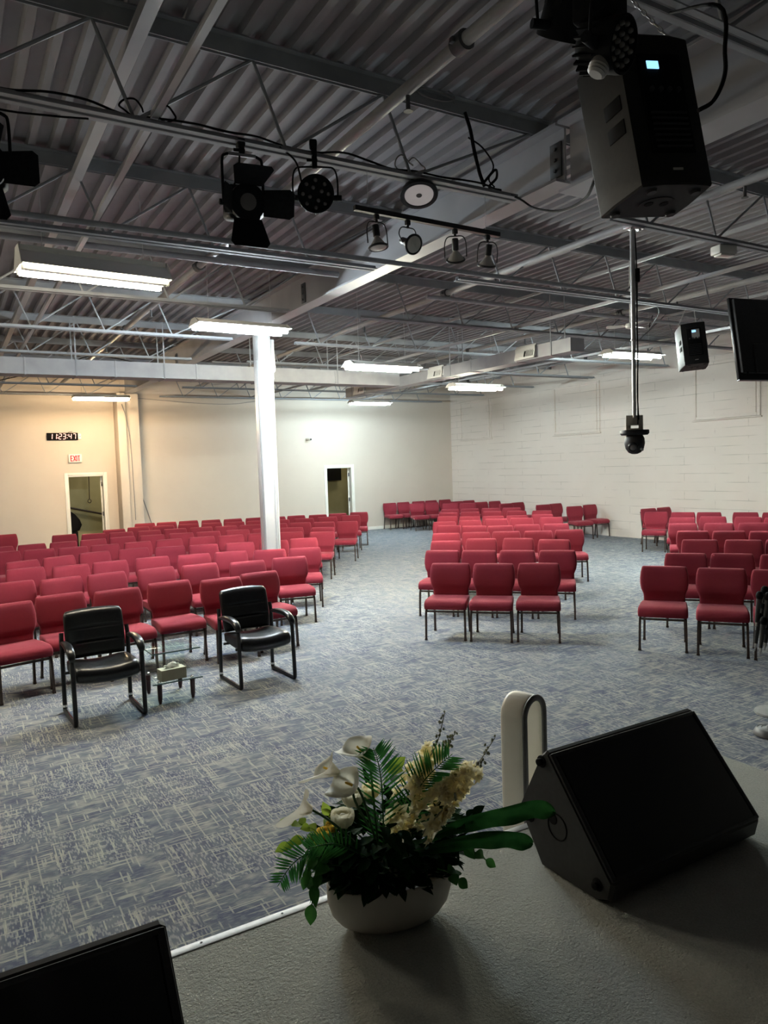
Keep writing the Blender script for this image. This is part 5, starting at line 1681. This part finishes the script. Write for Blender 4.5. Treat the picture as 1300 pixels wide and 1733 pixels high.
def strap(pts, w, seed, up):
    P = smooth_pts(pts, 10)
    m = len(P)
    b = BM()
    rows = []
    for i, p in enumerate(P):
        u = i/(m-1)
        tg = (P[min(i+1, m-1)]-P[max(i-1, 0)]).normalized()
        sd = tg.cross(Vector(up)).normalized()
        nr = sd.cross(tg)
        ww = w*(0.45+0.55*min(1, u*2.2))*(1 if u < 0.8 else math.sqrt(max(0.02, 1-((u-0.8)/0.2)**2)))
        wv = 0.006*math.sin(u*17+seed)
        rows.append([b.verts.new(p - sd*ww + nr*(0.006+wv)), b.verts.new(p - sd*ww*0.5 + nr*0.004), b.verts.new(p - nr*0.002), b.verts.new(p + sd*ww*0.5 + nr*0.004), b.verts.new(p + sd*ww*(1+0.1*math.sin(u*23+seed)) + nr*(0.006-wv))])
    for i in range(m-1):
        for j in range(4):
            b.faces.new((rows[i][j], rows[i][j+1], rows[i+1][j+1], rows[i+1][j]))
    bmesh.ops.solidify(b, geom=b.faces[:], thickness=0.0012)
    return obj('strap_leaf', b, MT['strap'], fa, ang=70)
strap([fp(720, 1420, .0), fp(780, 1398, -.02), fp(850, 1383, -.03), fp(905, 1370, -.03), fp(940, 1374, -.03)], 0.024, 1.0, (-0.45, -0.75, 0.45))
strap([fp(700, 1445, -.03), fp(765, 1430, -.06), fp(830, 1421, -.07), fp(875, 1423, -.07), fp(902, 1427, -.07)], 0.022, 2.3, (-0.45, -0.75, 0.45))

# ================================================================== microphones on a stand
q = onz(1303, 1244, 0)
ms = thing('microphone_stand', 'microphone stand with a domed silver base and a holder full of microphones', 'microphone stand', (q.x, q.y, 0), (0, 0, R(-50)))
b = BM(); lathe(b, [(0.103, 0), (0.108, 0.008), (0.106, 0.020), (0.096, 0.040), (0.082, 0.050), (0.080, 0.047), (0.072, 0.050), (0.055, 0.053), (0.053, 0.050), (0.044, 0.053), (0.028, 0.056), (0.02, 0.066), (0.014, 0.075)], None, 40); obj('base', b, MT['micgrey'], ms)
b = BM(); tube(b, [(0, 0, 0.06), (0, 0, 1.02)], 0.010, 12); obj('pole', b, MT['blackmetal'], ms)
hp = []
for (px, py) in ((1285.5, 1007), (1294.5, 998), (1299.5, 1009), (1284, 1043), (1293, 1050), (1300, 1042)):
    hp.append(at(px, py, 0))
dep = (Vector((q.x, q.y, 0.8))-CAMPOS).dot(_fw)
heads = [at(px, py, dep+dd) for (px, py, dd) in ((1286, 1007, -0.02), (1294.5, 998, 0.05), (1300.5, 1009, -0.05), (1284.5, 1043, 0.03), (1293, 1050, -0.06), (1301, 1042, 0.02))]
MI = Matrix.Rotation(R(50), 3, 'Z')
for h_ in heads:
    b = BM()
    g0 = MI @ (h_ + Vector((0.006, -0.004, -0.075)) - Vector((q.x, q.y, 0)))
    tube(b, [(0, 0, g0.z-0.02), (g0.x*0.7, g0.y*0.7, g0.z-0.01), (g0.x, g0.y, g0.z)], 0.006, 6)
    lathe(b, [(0.0215, -0.018), (0.0235, 0.018)], Matrix.Translation(g0), 14, cap=False)
    obj('microphone_clip', b, MT['blackmetal'], ms)
ML = ['microphone in the upper tier of the holder, facing the aisle', 'microphone at the back of the upper tier of the holder', 'microphone in the upper tier of the holder, cut by the edge of the view',
      'microphone at the aisle end of the lower tier of the holder', 'microphone hanging lowest in the holder, with a bright metal tail', 'microphone at the back of the lower tier of the holder']
m0 = None
for h_, lab in zip(heads, ML):
    if m0 is None:
        m0 = thing('microphone', lab, 'microphone', h_, (R(4), R(5), 0), 'microphones in the holder')
        b = BM(); lathe(b, [(0.001, 0.028), (0.014, 0.025), (0.023, 0.012), (0.025, 0.0), (0.0255, -0.004), (0.0255, -0.010), (0.022, -0.016), (0.019, -0.03)], None, 20); obj('head', b, MT['void'], m0)
        b = BM(); lathe(b, [(0.020, -0.028), (0.019, -0.04), (0.0125, -0.19), (0.012, -0.195)], None, 18); obj('body', b, MT['greyplastic'], m0)
        b = BM(); lathe(b, [(0.011, -0.193), (0.011, -0.222), (0.006, -0.225), (0.0045, -0.25)], None, 14); obj('connector', b, MT['chrome'], m0)
    else:
        dup(m0, h_, (R(4), R(5), 0), lab)
q = onz(1313, 1207, 0)
m2 = thing('microphone_stand', 'second stand with a flat grey disc base, behind the one with the domed base', 'microphone stand', (q.x, q.y, 0))
b = BM(); lathe(b, [(0.150, 0), (0.152, 0.004), (0.148, 0.016), (0.06, 0.028), (0.02, 0.034), (0.014, 0.05)], None, 40); obj('base', b, MT['discgrey'], m2)
b = BM(); tube(b, [(0, 0, 0.04), (0, 0, 1.1)], 0.010, 12); obj('pole', b, MT['blackmetal'], m2)

# ================================================================== world and exposure
w = bpy.data.worlds.new('World')
S.world = w
w.use_nodes = True
w.node_tree.nodes['Background'].inputs['Color'].default_value = (0.55, 0.6, 0.7, 1)
w.node_tree.nodes['Background'].inputs['Strength'].default_value = 0.0
S.view_settings.view_transform = 'Standard'
S.view_settings.look = 'None'
S.view_settings.exposure = EXPO
S.view_settings.gamma = 1.0
S.view_settings.use_curve_mapping = False
S.cycles.max_bounces = 10
S.cycles.diffuse_bounces = 6
S.cycles.glossy_bounces = 4
S.cycles.transmission_bounces = 8
S.cycles.sample_clamp_indirect = 6.0
S.cycles.caustics_reflective = False
S.cycles.caustics_refractive = False
